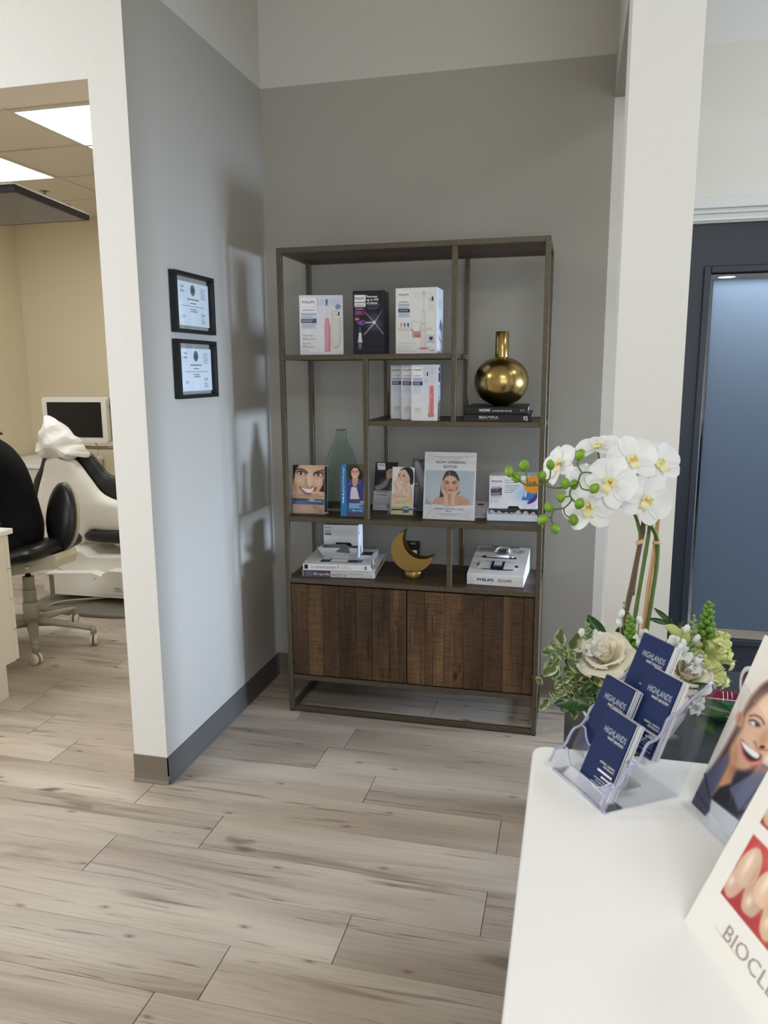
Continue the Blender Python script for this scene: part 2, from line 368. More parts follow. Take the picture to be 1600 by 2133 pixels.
wood_mat('oak_floor', ((156, 142, 127), (178, 165, 150), (197, 185, 169), (104, 88, 75)), 0, 11, 0.42, spec=0.4, vr=(0.92, 1.06), crack=0.5, finef=0.38, vknots=True)
mat('white_top', (240, 241, 241), 0.3, spec=0.5); mat('white_lam', (228, 224, 216), 0.45); mat('slate', (58, 62, 64), 0.32, noise=(26, (44, 48, 50)), bump=(120, 0.1, 0.0004))
mat('navy', (41, 49, 62), 0.42); mat('navy_dark', (36, 44, 58), 0.45); mat('casing', (226, 230, 232), 0.35)
mat('black', (20, 20, 22), 0.45); mat('black_gloss', (16, 16, 18), 0.18); mat('frame_black', (24, 25, 28), 0.4)
mat('paper', (236, 236, 234), 0.55); mat('paper_cool', (226, 232, 240), 0.45); mat('card_white', (235, 236, 238), 0.4); mat('pages', (222, 216, 204), 0.7)
mat('box_white', (240, 241, 243), 0.32); mat('box_side', (222, 228, 236), 0.35); mat('box_dark', (26, 28, 44), 0.28)
mat('ink_blue', (28, 62, 142), 0.4); mat('ink_black', (22, 22, 26), 0.4); mat('ink_grey', (120, 122, 128), 0.4); mat('ink_taupe', (150, 141, 142), 0.4); mat('ink_white', (240, 240, 240), 0.4); mat('ink_gold', (206, 172, 92), 0.35)
mat('ink_red', (170, 40, 52), 0.4); mat('navy_card', (24, 40, 84), 0.6, spec=0.2); mat('ink_silver', (168, 178, 196), 0.35)
clear_mat('acrylic', (250, 251, 253)); clear_mat('pane', (250, 252, 252)); clear_mat('bag', (225, 228, 232), 0.15)
mat('acrylic_edge', (205, 206, 236), 0.12, trans=0.55, ior=1.3)
mat('glass_green', (232, 243, 238), 0.04, trans=1.0, ior=1.25)
def frost_mat():
    m = mat('frost', (112, 130, 152), 0.45, spec=0.35); nt = m.node_tree; p = nt.nodes['Principled BSDF']; out = nt.nodes['Material Output']
    t = nt.nodes.new('ShaderNodeBsdfTranslucent'); t.inputs[0].default_value = (.62, .70, .80, 1); mx = nt.nodes.new('ShaderNodeMixShader'); mx.inputs[0].default_value = .72
    nt.links.new(p.outputs[0], mx.inputs[1]); nt.links.new(t.outputs[0], mx.inputs[2]); nt.links.new(mx.outputs[0], out.inputs[0])
frost_mat()
mat('ivory', (212, 205, 188), 0.4); mat('ivory_white', (226, 222, 212), 0.35); mat('vinyl_black', (26, 25, 24), 0.38, bump=(260, 0.08, 0.0004)); mat('grey_plastic', (152, 146, 132), 0.45); mat('base_grey', (104, 98, 84), 0.5)
mat('cloth_black', (13, 13, 16), 0.9, spec=0.2, bump=(60, 0.3, 0.003)); mat('skin', (205, 160, 135), 0.5, sss=0.1); mat('hair_brown', (92, 62, 40), 0.5, bump=(150, 0.5, 0.002)); mat('shoe', (30, 30, 34), 0.5)
mat('paper_cover', (224, 220, 212), 0.7); mat('steel', (150, 148, 142), 0.3, 1.0); mat('screen_black', (22, 24, 28), 0.12); mat('tv_screen_sheen', (66, 63, 78), 0.14)  # hanging screen: lilac reflection put into its base colour
mat('diffuser', (255, 255, 255), 0.6, emit=((244, 249, 255), 9.0)); mat('downlight', (255, 255, 255), 0.6, emit=((255, 244, 226), 14.0))
thin_mat('petal', (240, 241, 241), (244, 244, 246)); thin_mat('petal_yellow', (242, 236, 184), (240, 230, 150)); mat('orange', (232, 160, 52), 0.5)
mat('bud', (128, 168, 48), 0.35, noise=(60, (96, 138, 34))); mat('stem', (84, 106, 42), 0.45); mat('bamboo', (190, 146, 92), 0.5); mat('bamboo_dark', (96, 62, 40), 0.5, noise=(60, (80, 66, 38)))
mat('leaf_dark', (40, 72, 38), 0.35, noise=(40, (56, 92, 48))); thin_mat('snap', (222, 226, 158), (214, 222, 130)); mat('snap_green', (106, 146, 58), 0.45); thin_mat('stock_white', (240, 242, 240), (240, 242, 236)); mat('sage', (128, 152, 108), 0.5)
thin_mat('rose', (247, 242, 228), (250, 242, 220), .45); mat('pot', (236, 232, 228), 0.25); mat('raffia', (200, 168, 124), 0.7)
mat('roll_red', (126, 22, 46), 0.18, noise=(55, (60, 22, 58))); mat('roll_green', (16, 78, 62), 0.18, noise=(55, (26, 104, 54))); mat('brown_card', (126, 96, 84), 0.8)
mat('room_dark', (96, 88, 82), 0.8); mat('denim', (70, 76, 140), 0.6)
# ------------------------------------------------------------------ the setting
K = dict(kind='structure')
fl = G().box(-4.2, 5.0, -7.0, 3.2, -0.06, -0.0065).build('floor', MAT['oak_floor'], **K)
def make_floor():
    PW = 0.1778; y0 = -0.4873; rows = {-3: [-0.82], -2: [0.806], -1: [0.262], 0: [-0.938, 0.53], 1: [0.467], 2: [0.702], 3: [1.168], 4: [0.277], 5: [-0.005, 1.162], 6: [0.818], 7: [0.549]}
    r = random.Random(3); meshes = {}
    for k in range(-18, 21):
        js = sorted(rows.get(k, [r.uniform(-0.6, 0.6)]))
        while js[0] > -3.3: js.insert(0, round(js[0]-1.219, 4))
        while js[-1] < (2.3 if k > -3 else 0.4): js.append(round(js[-1]+1.219, 4))
        yc = y0-(k+0.5)*PW
        for a, b in zip(js, js[1:]):
            L = round(b-a, 3)
            if L not in meshes:
                meshes[L] = G().box(-L/2+.0012, L/2-.0012, -PW/2+.00045, PW/2-.00045, -0.0065, 0, b=0.0007).mesh('plank', MAT['oak_floor'])
            place('plank', meshes[L], fl, ((a+b)/2, yc, 0))
make_floor()
ZP, ZT, YF = 2.618, 3.2, -1.0589
wl, up, gr = MAT['white_wall'], MAT['greige_light'], MAT['greige']
# partition with the certificates: grey towards the nook, white end, tan towards the surgery
g = G(); f = {'-y': 1, '-x': 2, '+x': 0}
g.box(-0.1288, 0, YF, 0.0, 0, ZP, mi=f); g.box(-0.1288, 0, YF, 0.0, ZP, ZT, mi={'-y': 1, '-x': 2, '+x': 3})
g.build('wall_left', [gr, wl, MAT['tan'], up], **K)
g = G(); g.box(-0.1288, 1.455, 0, 0.12, 0, ZP, mi={'-x': 2, '+y': 2}); g.box(-0.1288, 1.455, 0, 0.12, ZP, ZT, mi={k: 1 for k in ('-y', '-z', '+z', '+x')})
g.build('wall_back', [gr, up, MAT['tan']], **K)
g = G(); g.box(1.455, 1.69, 0, 0.12, 0, ZP); g.box(1.69, 2.80, 0, 0.12, 2.06, ZP); g.box(2.80, 5.0, 0, 0.12, 0, ZP); g.box(1.455, 5.0, 0, 0.12, ZP, ZT, mi=1)
g.build('wall_back_right', [wl, MAT['white_upper']], **K)
G().box(-4.0, -0.1288, YF, -0.898, 2.3165, ZT, mi={'-z': 2, '+y': 1}).box(-4.0, -2.75, YF, -0.898, 0, 2.3165, mi={'+x': 1, '+y': 1}).build('wall_front', [wl, MAT['tan'], MAT['soffit']], **K)
G().box(1.455, 1.632, -0.86, 0.0, 2.464, ZT, mi={'-x': 1, '-z': 0}).build('wall_right', [gr, up], **K)
G().box(1.4555, 1.6325, YF, -0.86, 0, ZT).build('column', wl, **K)
G().box(-4.2, 5.0, -7.0, 0.12, ZT, ZT+0.1).build('ceiling', MAT['ceil'], **K)
G().box(-4.2, -4.0, -7.0, -2.95, 0, ZT).box(-4.2, -4.0, -1.45, YF, 0, ZT).box(-4.2, -4.0, -2.95, -1.45, 0, .45).box(-4.2, -4.0, -2.95, -1.45, 2.35, ZT).build('wall_left_far', wl, **K)
g = G(); g.box(4.98, 5.1, -7, -1.2, 0, ZT); g.box(4.98, 5.1, -1.2, -.75, 0, ZT); g.box(4.98, 5.1, -.75, 0.0, 0, 0.15); g.box(4.98, 5.1, -.75, 0.0, 1.5, ZT); g.box(4.98, 5.1, -.06, 0, .15, 1.5); g.build('wall_right_far', wl, **K)
g = G(); g.box(-4.2, 5.1, -7.1, -6.98, 2.6, ZT); g.box(-4.2, 0.25, -7.1, -6.98, 0, 2.6)
for x in (0.25, 1.29, 2.45, 3.55, 4.7): g.box(x-.04, x+.04, -7.08, -7.0, 0, 2.6)
g.build('wall_storefront', wl, **K)
# vinyl cove base
def cove(name, runs, m):
    g = G()
    for (x0, y0, x1, y1, nx, ny) in runs:
        prof = [(0, 0.1), (0.0035, 0.0985), (0.0035, 0.03), (0.006, 0.012), (0.0125, 0.003), (0.0135, 0.0005), (0, 0.0005)]
        n = len(prof); vs = [(x+nx*a, y+ny*a, z) for (x, y) in ((x0, y0), (x1, y1)) for a, z in prof]
        fs = [(i, (i+1) % n, n+(i+1) % n, n+i) for i in range(n)]+[tuple(range(n)), tuple(range(2*n-1, n-1, -1))]
        g.add(vs, fs, 0, False)
    g.build(name, m, **K)
cove('baseboard_left', [(0, YF-.0035, 0, 0, 1, 0)], MAT['cove_grey'])
cove('baseboard_end', [(-0.1288-.0035, YF, 0.0035, YF, 0, -1)], MAT['cove'])
cove('baseboard_back', [(0.004, 0, 1.455, 0, 0, -1)], MAT['cove'])
cove('baseboard_right', [(1.4555, YF, 1.6325, YF, 0, -1)], MAT['cove'])
# ---- navy door with a frosted panel
d = thing('door_1', 'dark navy door with a tall frosted glass panel beside the white column', 'door', (1.735, 0, 0)); d['kind'] = 'structure'
g = G(); W = 0.93
for x0, x1, z0, z1 in ((0, .098, .004, 1.984), (W-.098, W, .004, 1.984), (.098, W-.098, 1.815, 1.984), (.098, W-.098, .004, .315)): g.box(x0, x1, 0.012, 0.055, z0, z1)
g.build('door_slab', MAT['navy'], d)
g = G(); a, b, c0, c1 = 0.083, W-.083, .30, 1.828
for x0, x1, z0, z1 in ((a, a+.026, c0, c1), (b-.026, b, c0, c1), (a+.026, b-.026, c1-.026, c1), (a+.026, b-.026, c0, c0+.026)): g.box(x0, x1, -0.002, 0.014, z0, z1, b=.003)
g.build('lite_moulding', MAT['navy'], d)
G().box(.105, W-.105, .030, .036, .322, 1.806).build('pane', MAT['pane'], d)
G().box(.123, W-.123, .026, .0295, .362, 1.781).build('frosted_film', MAT['frost'], d)
g = G(); g.tube([(W-.05, .012, 1.0), (W-.05, -.04, 1.0)], .009, 10); g.tube([(W-.05, -.04, 1.0), (W-.17, -.045, 1.0)], .009, 10); g.cyl(0, 0, 0, .008, .027, 20, T=Matrix.Translation((W-.05, .012, 1.0)) @ Matrix.Rotation(RAD(90), 4, 'X')); g.build('handle', MAT['steel'], d)
g = G()
for (z0, z1, y) in ((2.036, 2.075, -.03), (2.026, 2.036, -.016), (2.018, 2.026, -.024), (2.004, 2.018, -.012), (1.992, 2.004, -.018), (1.986, 1.992, -.006)): g.box(-.075, W+.075, y, 0.06, z0, z1, b=.0015)
for x0, x1 in ((-.075, -.004), (W+.004, W+.075)): g.box(x0, x1, -.018, 0.06, 0, 1.986, b=.002)
g.build('casing', MAT['casing'], d)
# ---- the room behind the door, seen through its clear margins
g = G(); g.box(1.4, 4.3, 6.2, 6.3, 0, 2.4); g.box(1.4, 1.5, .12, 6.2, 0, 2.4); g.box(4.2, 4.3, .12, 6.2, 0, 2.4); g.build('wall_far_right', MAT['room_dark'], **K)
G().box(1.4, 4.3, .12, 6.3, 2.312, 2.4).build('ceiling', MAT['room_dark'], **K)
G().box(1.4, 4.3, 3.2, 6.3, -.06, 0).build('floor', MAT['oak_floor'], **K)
dl = thing('downlight', 'round recessed downlight seen through the clear margin of the navy door', 'light', (2.7212, 4.9221, 2.31))
G().lathe([(.075, .004), (.085, 0), (.095, .002), (.095, .012), (.075, .012)], 28, close=True).build('trim_ring', MAT['casing'], dl, (0, 0, -.010))
G().cyl(0, 0, -.004, .000, .075, 28).build('lens', MAT['downlight'], dl)
for x, y in ((2.0, .30), (2.5, .30)): area('film_fill_light', (x, y, 2.28), (x, y, 0),   .16, .16, 17, (.92, .96, 1.0))  # added unseen lamps close to the door, brightening the film towards its top
# ---- surgery beyond the partition
tan = MAT['tan']
G().box(-3.46, 0, 2.65, 2.75, 0, 2.8).build('wall_far', tan, **K)
G().box(-3.46, -3.36, -1.0, 2.65, 0, 2.8).build('wall_far_left', tan, **K)
G().box(-0.1288, 0, 0.12, 2.65, 0, 2.8).build('wall_surgery_right', tan, **K)
cs = G().box(-3.46, -.1288, -.898, 2.75, 2.725, 2.8).build('ceiling', MAT['ceil'], **K)
TX = [-3.24, -2.63, -2.02, -1.41, -0.80, -0.19]; TY = [-0.41, 0.20, 0.81, 1.42, 2.03, 2.64]
tm = G().box(-.302, .302, -.302, .302, 0, .015, b=.004).mesh('ceiling_tile', MAT['ceil'])
lit = {(1, 1), (1, 2), (3, 1), (3, 2)}
for i in range(5):
    for j in range(5):
        if (i, j) not in lit: place('ceiling_tile', tm, cs, ((TX[i]+TX[i+1])/2, (TY[j]+TY[j+1])/2, 2.706))
for x in TX: G().box(-.012, .012, -.41, 2.64, 0, .006, b=.001).build('tee_bar', MAT['ivory'], cs, (x, 0, 2.70))
for y in TY: G().box(-3.24, -.19, -.012, .012, 0, .006, b=.001).build('tee_bar', MAT['ivory'], cs, (0, y, 2.6995))
for i, lab in ((3, 'bright rectangular ceiling panel light nearest the white wall end'), (1, 'bright rectangular ceiling panel light above the hanging screen')):
    t = thing('ceiling_light', lab, 'light', ((TX[i]+TX[i+1])/2, .81, 2.7), group='ceiling panel lights in the surgery')
    g = G()
    for x0, x1, y0, y1 in ((-.3, -.285, -.6, .6), (.285, .3, -.6, .6), (-.285, .285, -.6, -.585), (-.285, .285, .585, .6)): g.box(x0, x1, y0, y1, .001, .02)
    g.build('frame', MAT['casing'], t); G().box(-.285, .285, -.585, .585, .006, .016).build('diffuser', MAT['diffuser'], t)
t = thing('sprinkler', 'small pendent fire sprinkler on the surgery ceiling', 'sprinkler', (-2.3595, 1.724, 2.706))
G().lathe([(.002, -.004), (.034, -.002), (.036, 0)], 20).build('escutcheon', MAT['steel'], t)
g = G(); g.cyl(0, 0, -.02, 0, .008); g.tube([(-.008, 0, -.02), (-.013, 0, -.035), (0, 0, -.052)], .0025, 6); g.tube([(.008, 0, -.02), (.013, 0, -.035), (0, 0, -.052)], .0025, 6); g.build('sprinkler_head', MAT['steel'], t)
G().cyl(0, 0, -.056, -.053, .017).build('deflector', MAT['steel'], t)

# ------------------------------------------------------------------ shelving unit
SX, SY = 0.206, -0.3993
sh = thing('shelving_unit', 'tall dark metal and wood shelving unit with two cabinet doors', 'shelf', (SX, -0.0383, 0))
def bx(name, x0, x1, y0, y1, z0, z1, m, b=.0012, par=None):
    return G().box(x0-SX, x1-SX, y0+.0383, y1+.0383, z0, z1, b=b).build(name, m, par or sh)
T = 0.0195; X0, X1 = 0.206, 1.247; YFt, YB = -0.3993, -0.0383; ME = MAT['metal']
LEV = {'top': 1.905, 's1': 1.5, 's2': 1.245, 's3': 0.851, 's4': 0.592, 'rail': 0.167, 'foot': 0.026}
for y in (YFt, YB-T):
    for x in (X0, X1-T): bx('post', x, x+T, y, y+T, 0.004, 1.905, ME)
    bx('divider', .8925, .912, y, y+T, 1.245, 1.885, ME); bx('divider', .548, .5675, y, y+T, .851, 1.481, ME); bx('divider', .882, .9015, y, y+T, .592, .831, ME)
    for k, x0, x1 in (('top', X0+T, X1-T), ('s1', X0+T, .8925), ('s2', .5675, X1-T), ('s3', X0+T, X1-T), ('s4', X0+T, X1-T), ('rail', X0+T, X1-T), ('foot', X0+T, X1-T)):
        bx('rail', x0, x1, y+.0004, y+T-.0004, LEV[k]-T, LEV[k], ME)
for k in LEV:
    for x in (X0, X1-T):
        if not ((k == 's1' and x > 1) or (k == 's2' and x < .5)): bx('side_rail', x+.0004, x+T-.0004, YFt+T, YB-T, LEV[k]-T, LEV[k], ME)
bx('side_rail', .893, .9115, YFt+T, YB-T, 1.5-T, 1.5, ME); bx('side_rail', .5485, .567, YFt+T, YB-T, 1.245-T, 1.245, ME)
for k, x0, x1 in (('top', X0+T, X1-T), ('s1', X0+T, .893), ('s2', .567, X1-T), ('s3', X0+T, X1-T), ('s4', X0+T, X1-T)):
    z = LEV[k]; n = 3; ya, yb = YFt+T, YB-T
    for i in range(n): bx('shelf_board', x0, x1, ya+(yb-ya)*i/n+.0004, ya+(yb-ya)*(i+1)/n-.0004, z-.0165, z-.0008 if k != 'top' else z-.002, MAT['rustic_x'], .0006)
for x in (X0+.003, X1-T+.003): bx('side_panel', x, x+.0135, YFt+T, YB-T, .167, .572, MAT['rustic'])
bx('back_panel', X0+T, X1-T, YB-.016, YB-.004, .167, .572, MAT['rustic']); bx('floor_panel', X0+T, X1-T, YFt+.03, YB-.016, .150, .165, MAT['rustic_x'])
for lab, bnd, hx, hl in (('left', [.2265, .2560, .2945, .327, .364, .4015, .4445, .480, .516, .555, .594, .633, .668, .7175], .6785, -1), ('right', [.7215, .757, .796, .833, .872, .911, .951, .990, 1.03, 1.069, 1.107, 1.146, 1.186, 1.2255], .7465, 1)):
    bnd = bnd[::2] if lab == 'left' else bnd[::2]+[bnd[-1]]
    if lab == 'left': bnd = [.2265, .2945, .364, .4345, .505, .576, .6475, .7175]
    dr = bx('door', bnd[0], bnd[-1], -.384, -.372, .1705, .5655, MAT['rustic'])
    for a, b2 in zip(bnd, bnd[1:]): G().box(-(b2-a)/2+.0004, (b2-a)/2-.0004, -.004, .004, -.1975, .1975, b=.0012).build('plank', MAT['rustic'], dr, ((a+b2)/2-SX, -.3885+.0383+rnd.uniform(-.0008, .0008), .368))
    g = G(); x = hx-SX; y = -.3935+.0383
    g.box(x-.004, x+.004, y-.026, y-.018, .312, .423, b=.001); g.box(x-.004, x+.004, y-.02, y+.002, .408, .414); g.box(x-.004, x+.004, y-.02, y+.002, .321, .327)
    g.build('handle', MAT['metal'], dr)
    for z in (.235, .468):
        x = (bnd[0] if hl < 0 else bnd[-1])-SX; G().tube([(x, -.394+.0383, z-.025), (x, -.394+.0383, z+.025)], .004, 8).build('hinge', MAT['metal_dark'], dr)
for x in (X0+T/2, X1-T/2):
    for y in (YFt+T/2, YB-T/2): G().cyl(x-SX, y+.0383, 0, .006, .009, 12).build('glide', MAT['black'], sh)

# ------------------------------------------------------------------ framed certificates
def certificate(z0, z1, lab, pz):
    w, h = .292, z1-z0
    t = thing('framed_certificate', lab, 'certificate', (0.0005, -.7215, (z0+z1)/2), 90, group='framed certificates on the grey wall')
    g = G(); bw = .0125
    for a, b, c, e in ((-w/2, w/2, h/2-bw, h/2), (-w/2, w/2, -h/2, -h/2+bw), (-w/2, -w/2+bw, -h/2+bw, h/2-bw), (w/2-bw, w/2, -h/2+bw, h/2-bw)): g.box(a, b, -.026, -.0005, c, e, b=.0012)
    g.build('frame', MAT['frame_black'], t)
    G().box(-w/2+bw, w/2-bw, -.0135, -.0115, -h/2+bw, h/2-bw).build('pane', MAT['pane'], t)
    p = Pic(110, 80, ((0, 0), (110, 0), (110, 80), (0, 80)), (232, 238, 246)); gr_ = (96, 98, 106)
    p.ell((74, 74, 80), 55, 14, 8, 9.5); p.ell((150, 152, 158), 55, 14, 5.6, 7); p.ell((70, 70, 76), 55, 14, 4, 5.2)
    p.lines(gr_, 14, 26, (8, 10.5, 16, 18), 1.3, .7); p.lines(gr_, 82, 100, (9, 12, 15, 18, 21, 24, 27), 1.1, .6); p.line(gr_, [(36, 31), (74, 31)], 2.2, op=.8); p.line(gr_, [(46, 38), (64, 38)], 1.8, op=.8)
    p.line((110, 112, 120), [(16, 43.5), (94, 43.5)], 1.2); p.line(gr_, [(44, 49), (66, 49)], 1.6, op=.8); p.line(gr_, [(46, 53), (68, 53)], 1.8, op=.8)
    p.lines(gr_, 82, 96, (57, 60, 66, 70, 73), 1.3, .7); p.lines(gr_, 16, 28, (62, 64.5), 1.2, .6)
    G().box(-.118, .122, -.0105, -.0095, pz-.075, pz+.075).build('paper', MAT['paper_cool'], t)
    p.build(.24, .15, t, x=-.118, y=-.0107, z=pz-.075)
certificate(1.5717, 1.7775, 'upper of the two black framed certificates on the grey wall', -.002)
certificate(1.3437, 1.5483, 'lower of the two black framed certificates on the grey wall', -.002)
# ------------------------------------------------------------------ things on the shelves
def carton(name, lab, loc, rz, w, h, d, pic, letters, m='box_white', ms='box_side', group=None, cat='box', side=None):
    """printed carton: body, printed front, lettering, top flap seam"""
    t = thing(name, lab, cat, loc, rz, group)
    G().box(-w/2, w/2, 0, d, 0, h, b=.0012, mi=0).build('carton', MAT[m], t)
    G().box(-w/2+.004, w/2-.004, .004, d*.55, h, h+.0006, b=.0002).build('flap', MAT[ms], t)
    if pic: pic.build(w-.0026, h-.0026, t, y=-.0003, z=.0013)
    if side: side(t)
    if letters:
        g = G(); letters(g); g.build('lettering', [MAT['ink_blue'], MAT['ink_black'], MAT['ink_white'], MAT['ink_grey']], t)
    return t
BLU, BLK, WHT, GRY = 0, 1, 2, 3
def logo_block(p, x, y, w, dark=False):
    """white maker's panel with coloured bands below it, as on the cartons (drawing units)"""
    p.rect((250, 250, 252), x, y, x+w, y+w*.62, 2); p.line((205, 210, 220), [(x, y+w*.62), (x+w*.8, y+w*.62), (x+w, y+w*.5), (x+w, y)], 1.5)
    p.rect((250, 250, 252), x, y+w*.66, x+w, y+w*1.02, 2)
# --- top shelf, left: white carton with a pink toothbrush
A1 = Pic(110, 150, ((77, 157), (488, 160), (494, 742), (95, 742)), (226, 230, 242))
A1.vgrad((226, 230, 244), (240, 241, 246), 160, 740); logo_block(A1, 92, 180, 148)
A1.rect((196, 206, 236), 95, 330, 240, 356); A1.rect((216, 222, 240), 96, 358, 240, 388); A1.rect((24, 34, 62), 98, 390, 240, 430); A1.rect((40, 80, 150), 205, 390, 240, 430, 8); A1.rect((206, 210, 220), 100, 436, 240, 488)
A1.lines((60, 80, 130), 108, 215, (346, 372), 5, .6); A1.lines((240, 240, 250), 108, 210, (402, 416), 6, .8); A1.lines((150, 155, 170), 108, 230, (448, 460, 474), 4, .5)
for k in range(9): A1.line((150, 166, 214), [(255+k*24, 195+12*(k % 2)), (255+k*24, 262-8*(k % 3))], 9, 14, op=.45)
A1.poly((214, 210, 206), [(385, 330), (420, 306), (460, 330), (472, 420), (472, 620), (440, 680), (405, 684), (382, 640), (378, 480)], 5, True); A1.poly((230, 227, 222), [(392, 345), (420, 322), (448, 345), (456, 480), (450, 620), (420, 660), (396, 630)], 9, True); A1.line((150, 148, 146), [(464, 470), (472, 480), (472, 515), (464, 522)], 3)
A1.line((225, 226, 232), [(337, 262), (341, 380)], 12, 5); A1.line((120, 132, 170), [(337, 204), (337, 252)], 18, 8); A1.ell((60, 84, 150), 337, 220, 8, 20)
A1.poly((222, 146, 168), [(324, 384), (358, 384), (372, 480), (374, 712), (322, 714), (318, 480)], 4); A1.line((236, 176, 192), [(338, 395), (342, 700)], 8, 8); A1.line((196, 112, 138), [(366, 470), (369, 705)], 6, 6)
A1.ell((130, 148, 208), 444, 272, 26, 26); A1.ell((236, 236, 238), 444, 350, 30, 30); A1.lines((180, 110, 130), 108, 180, (694, 703), 3, .6); A1.lines((170, 180, 200), 110, 270, (718, 726), 3, .4)
def L1(g):
    k = .172/415; X = lambda x: (x-286)*k; Z = lambda y: .0013+(742-y)*.2314/583
    text(g, 'PHILIPS', X(106), Z(236), .0095, .048, BLU, -.0007, bold=.01); text(g, 'sonicare', X(108), Z(307), .006, .047, BLK, -.0007, bold=.012)
    for s, y, w in (('Gentle', 558, .04), ('Effective', 594, .050), ('Doux,', 638, .034), ('Efficace.', 671, .048)): text(g, s, X(104), Z(y), .0088, w, GRY, -.0007)
    text(g, 'N°', X(424), Z(356), .006, .009, BLK, -.0007); text(g, '1', X(448), Z(356), .0145, .006, BLK, -.0007, bold=.02)
carton('toothbrush_carton', 'white toothbrush carton showing a pink electric toothbrush', (.352, -.300, 1.5), 15, .175, .234, .07, A1, L1, group='cartons on the top shelf')
# --- top shelf, middle: dark carton
A2 = Pic(100, 160, ((612, 117), (922, 112), (932, 738), (627, 738)), (28, 28, 44)); A2.vgrad((30, 28, 44), (24, 26, 46), 120, 700)
A2.rect((248, 248, 250), 626, 152, 738, 224); A2.line((200, 205, 215), [(626, 224), (715, 224), (738, 205)], 2); A2.rect((248, 248, 250), 628, 230, 738, 270); A2.rect((104, 32, 86), 630, 276, 738, 348, 2)
A2.lines((220, 190, 215), 640, 715, (284, 294, 322, 342), 4, .7); A2.ell((150, 40, 90), 655, 390, 25, 27)
for k, r in ((0, 76), (1, 60)): A2.poly((64, 66, 84), [(825+r*math.cos(a)*1.0*(1+.15*math.sin(3*a)), 425+r*1.3*math.sin(a)) for a in np.linspace(0, 6.28, 14)[:-1]], 18, True, .55)
for a in ((738, 325), (905, 305), (722, 548), (920, 540)): A2.poly((224, 226, 236), [(826, 420), a, (a[0]+(14 if a[0] < 800 else -14), a[1]+(22 if a[1] < 420 else -6)), (830, 430)], 6)
A2.line((205, 208, 224), [(738, 425), (826, 425)], 12, 8); A2.ell((240, 240, 250), 826, 425, 14, 16, 0, .5); A2.poly((134, 96, 170), [(660, 425), (700, 402), (735, 408), (738, 440), (705, 452), (668, 440)], 5, True); A2.ell((80, 60, 130), 716, 426, 14, 20, 0, .3)
A2.line((150, 150, 170), [(686, 470), (686, 520)], 6); A2.poly((232, 232, 222), [(674, 525), (700, 525), (704, 590), (714, 620), (664, 620), (670, 590)], 4); A2.poly((110, 120, 130), [(668, 622), (708, 622), (700, 684), (676, 684)], 4); A2.lines((120, 120, 140), 760, 880, (252, 276, 290), 7, .6); A2.lines((90, 92, 110), 640, 900, (692,), 5, .4)
def L2(g):
    k = .1244/308; X = lambda x: (x-772)*k; Z = lambda y: .0013+(738-y)*.2409/624
    text(g, 'PHILIPS', X(634), Z(196), .0088, .038, BLU, -.0007, bold=.01); text(g, 'sonicare', X(638), Z(256), .006, .035, BLK, -.0007, bold=.012)
    for s, y, w in (('Removes', 178, .042), ('up to 99%', 209, .047), ('of plaque', 240, .043)): text(g, s, X(752), Z(y), .0088, w, WHT, -.0007, bold=.025)
    text(g, 'in treated areas*', X(752), Z(258), .0052, .050, GRY, -.0007); text(g, 'NEW', X(638), Z(396), .006, .015, WHT, -.0007)
carton('flosser_carton', 'dark navy carton with a purple nozzle between two white cartons', (.553, -.316, 1.5), 4, .127, .2435, .10, A2, L2, 'box_dark', 'box_dark', 'cartons on the top shelf')
# --- top shelf, right: white carton with glass and heads
A3 = Pic(110, 160, ((1055, 92), (1470, 80), (1460, 735), (1055, 735)), (240, 241, 243)); logo_block(A3, 1078, 112, 118)
A3.rect((200, 210, 236), 1080, 244, 1194, 268); A3.rect((222, 228, 242), 1080, 270, 1194, 292); A3.rect((24, 36, 66), 1080, 294, 1194, 328); A3.rect((206, 214, 236), 1082, 332, 1194, 380); A3.lines((80, 96, 140), 1088, 1180, (256, 282), 5, .6); A3.lines((235, 238, 250), 1090, 1175, (311,), 8, .8); A3.lines((140, 150, 180), 1090, 1180, (342, 352, 364), 4, .5)
for k in range(9): A3.line((205, 216, 232), [(1250+k*23, 128+10*(k % 2)), (1250+k*23, 185)], 7, 12, op=.55)
A3.poly((226, 222, 216), [(1070, 480), (1420, 478), (1405, 512), (1090, 516)], 5); A3.line((200, 196, 190), [(1078, 500), (1412, 498)], 4, 6)
A3.poly((206, 210, 214), [(1206, 416), (1306, 416), (1296, 540), (1216, 540)], 4); A3.poly((240, 240, 242), [(1214, 424), (1298, 424), (1288, 520), (1224, 520)], 6); A3.poly((196, 132, 112), [(1218, 536), (1304, 536), (1300, 578), (1222, 578)], 4); A3.line((90, 92, 100), [(1212, 500), (1240, 528), (1298, 520)], 7, 5); A3.line((226, 176, 158), [(1236, 545), (1240, 574)], 14, 8)
for x, c in ((1108, (226, 170, 140)), (1143, (110, 136, 190)), (1177, (70, 100, 170))): A3.line((226, 224, 220), [(x, 470), (x+3, 572)], 12, 5); A3.ell(c, x, 452, 10, 22)
A3.line((226, 222, 216), [(1336, 180), (1333, 315)], 12, 5); A3.ell((232, 186, 160), 1336, 140, 13, 24); A3.line((245, 220, 205), [(1336, 120), (1336, 160)], 6, 5); A3.poly((226, 220, 212), [(1318, 318), (1350, 318), (1357, 430), (1358, 680), (1305, 682), (1308, 430)], 4); A3.line((244, 241, 236), [(1330, 330), (1328, 670)], 12, 10); A3.ell((206, 198, 190), 1333, 440, 10, 12); A3.ell((212, 206, 198), 1333, 505, 10, 12); A3.line((170, 164, 158), [(1320, 318), (1348, 318)], 4)
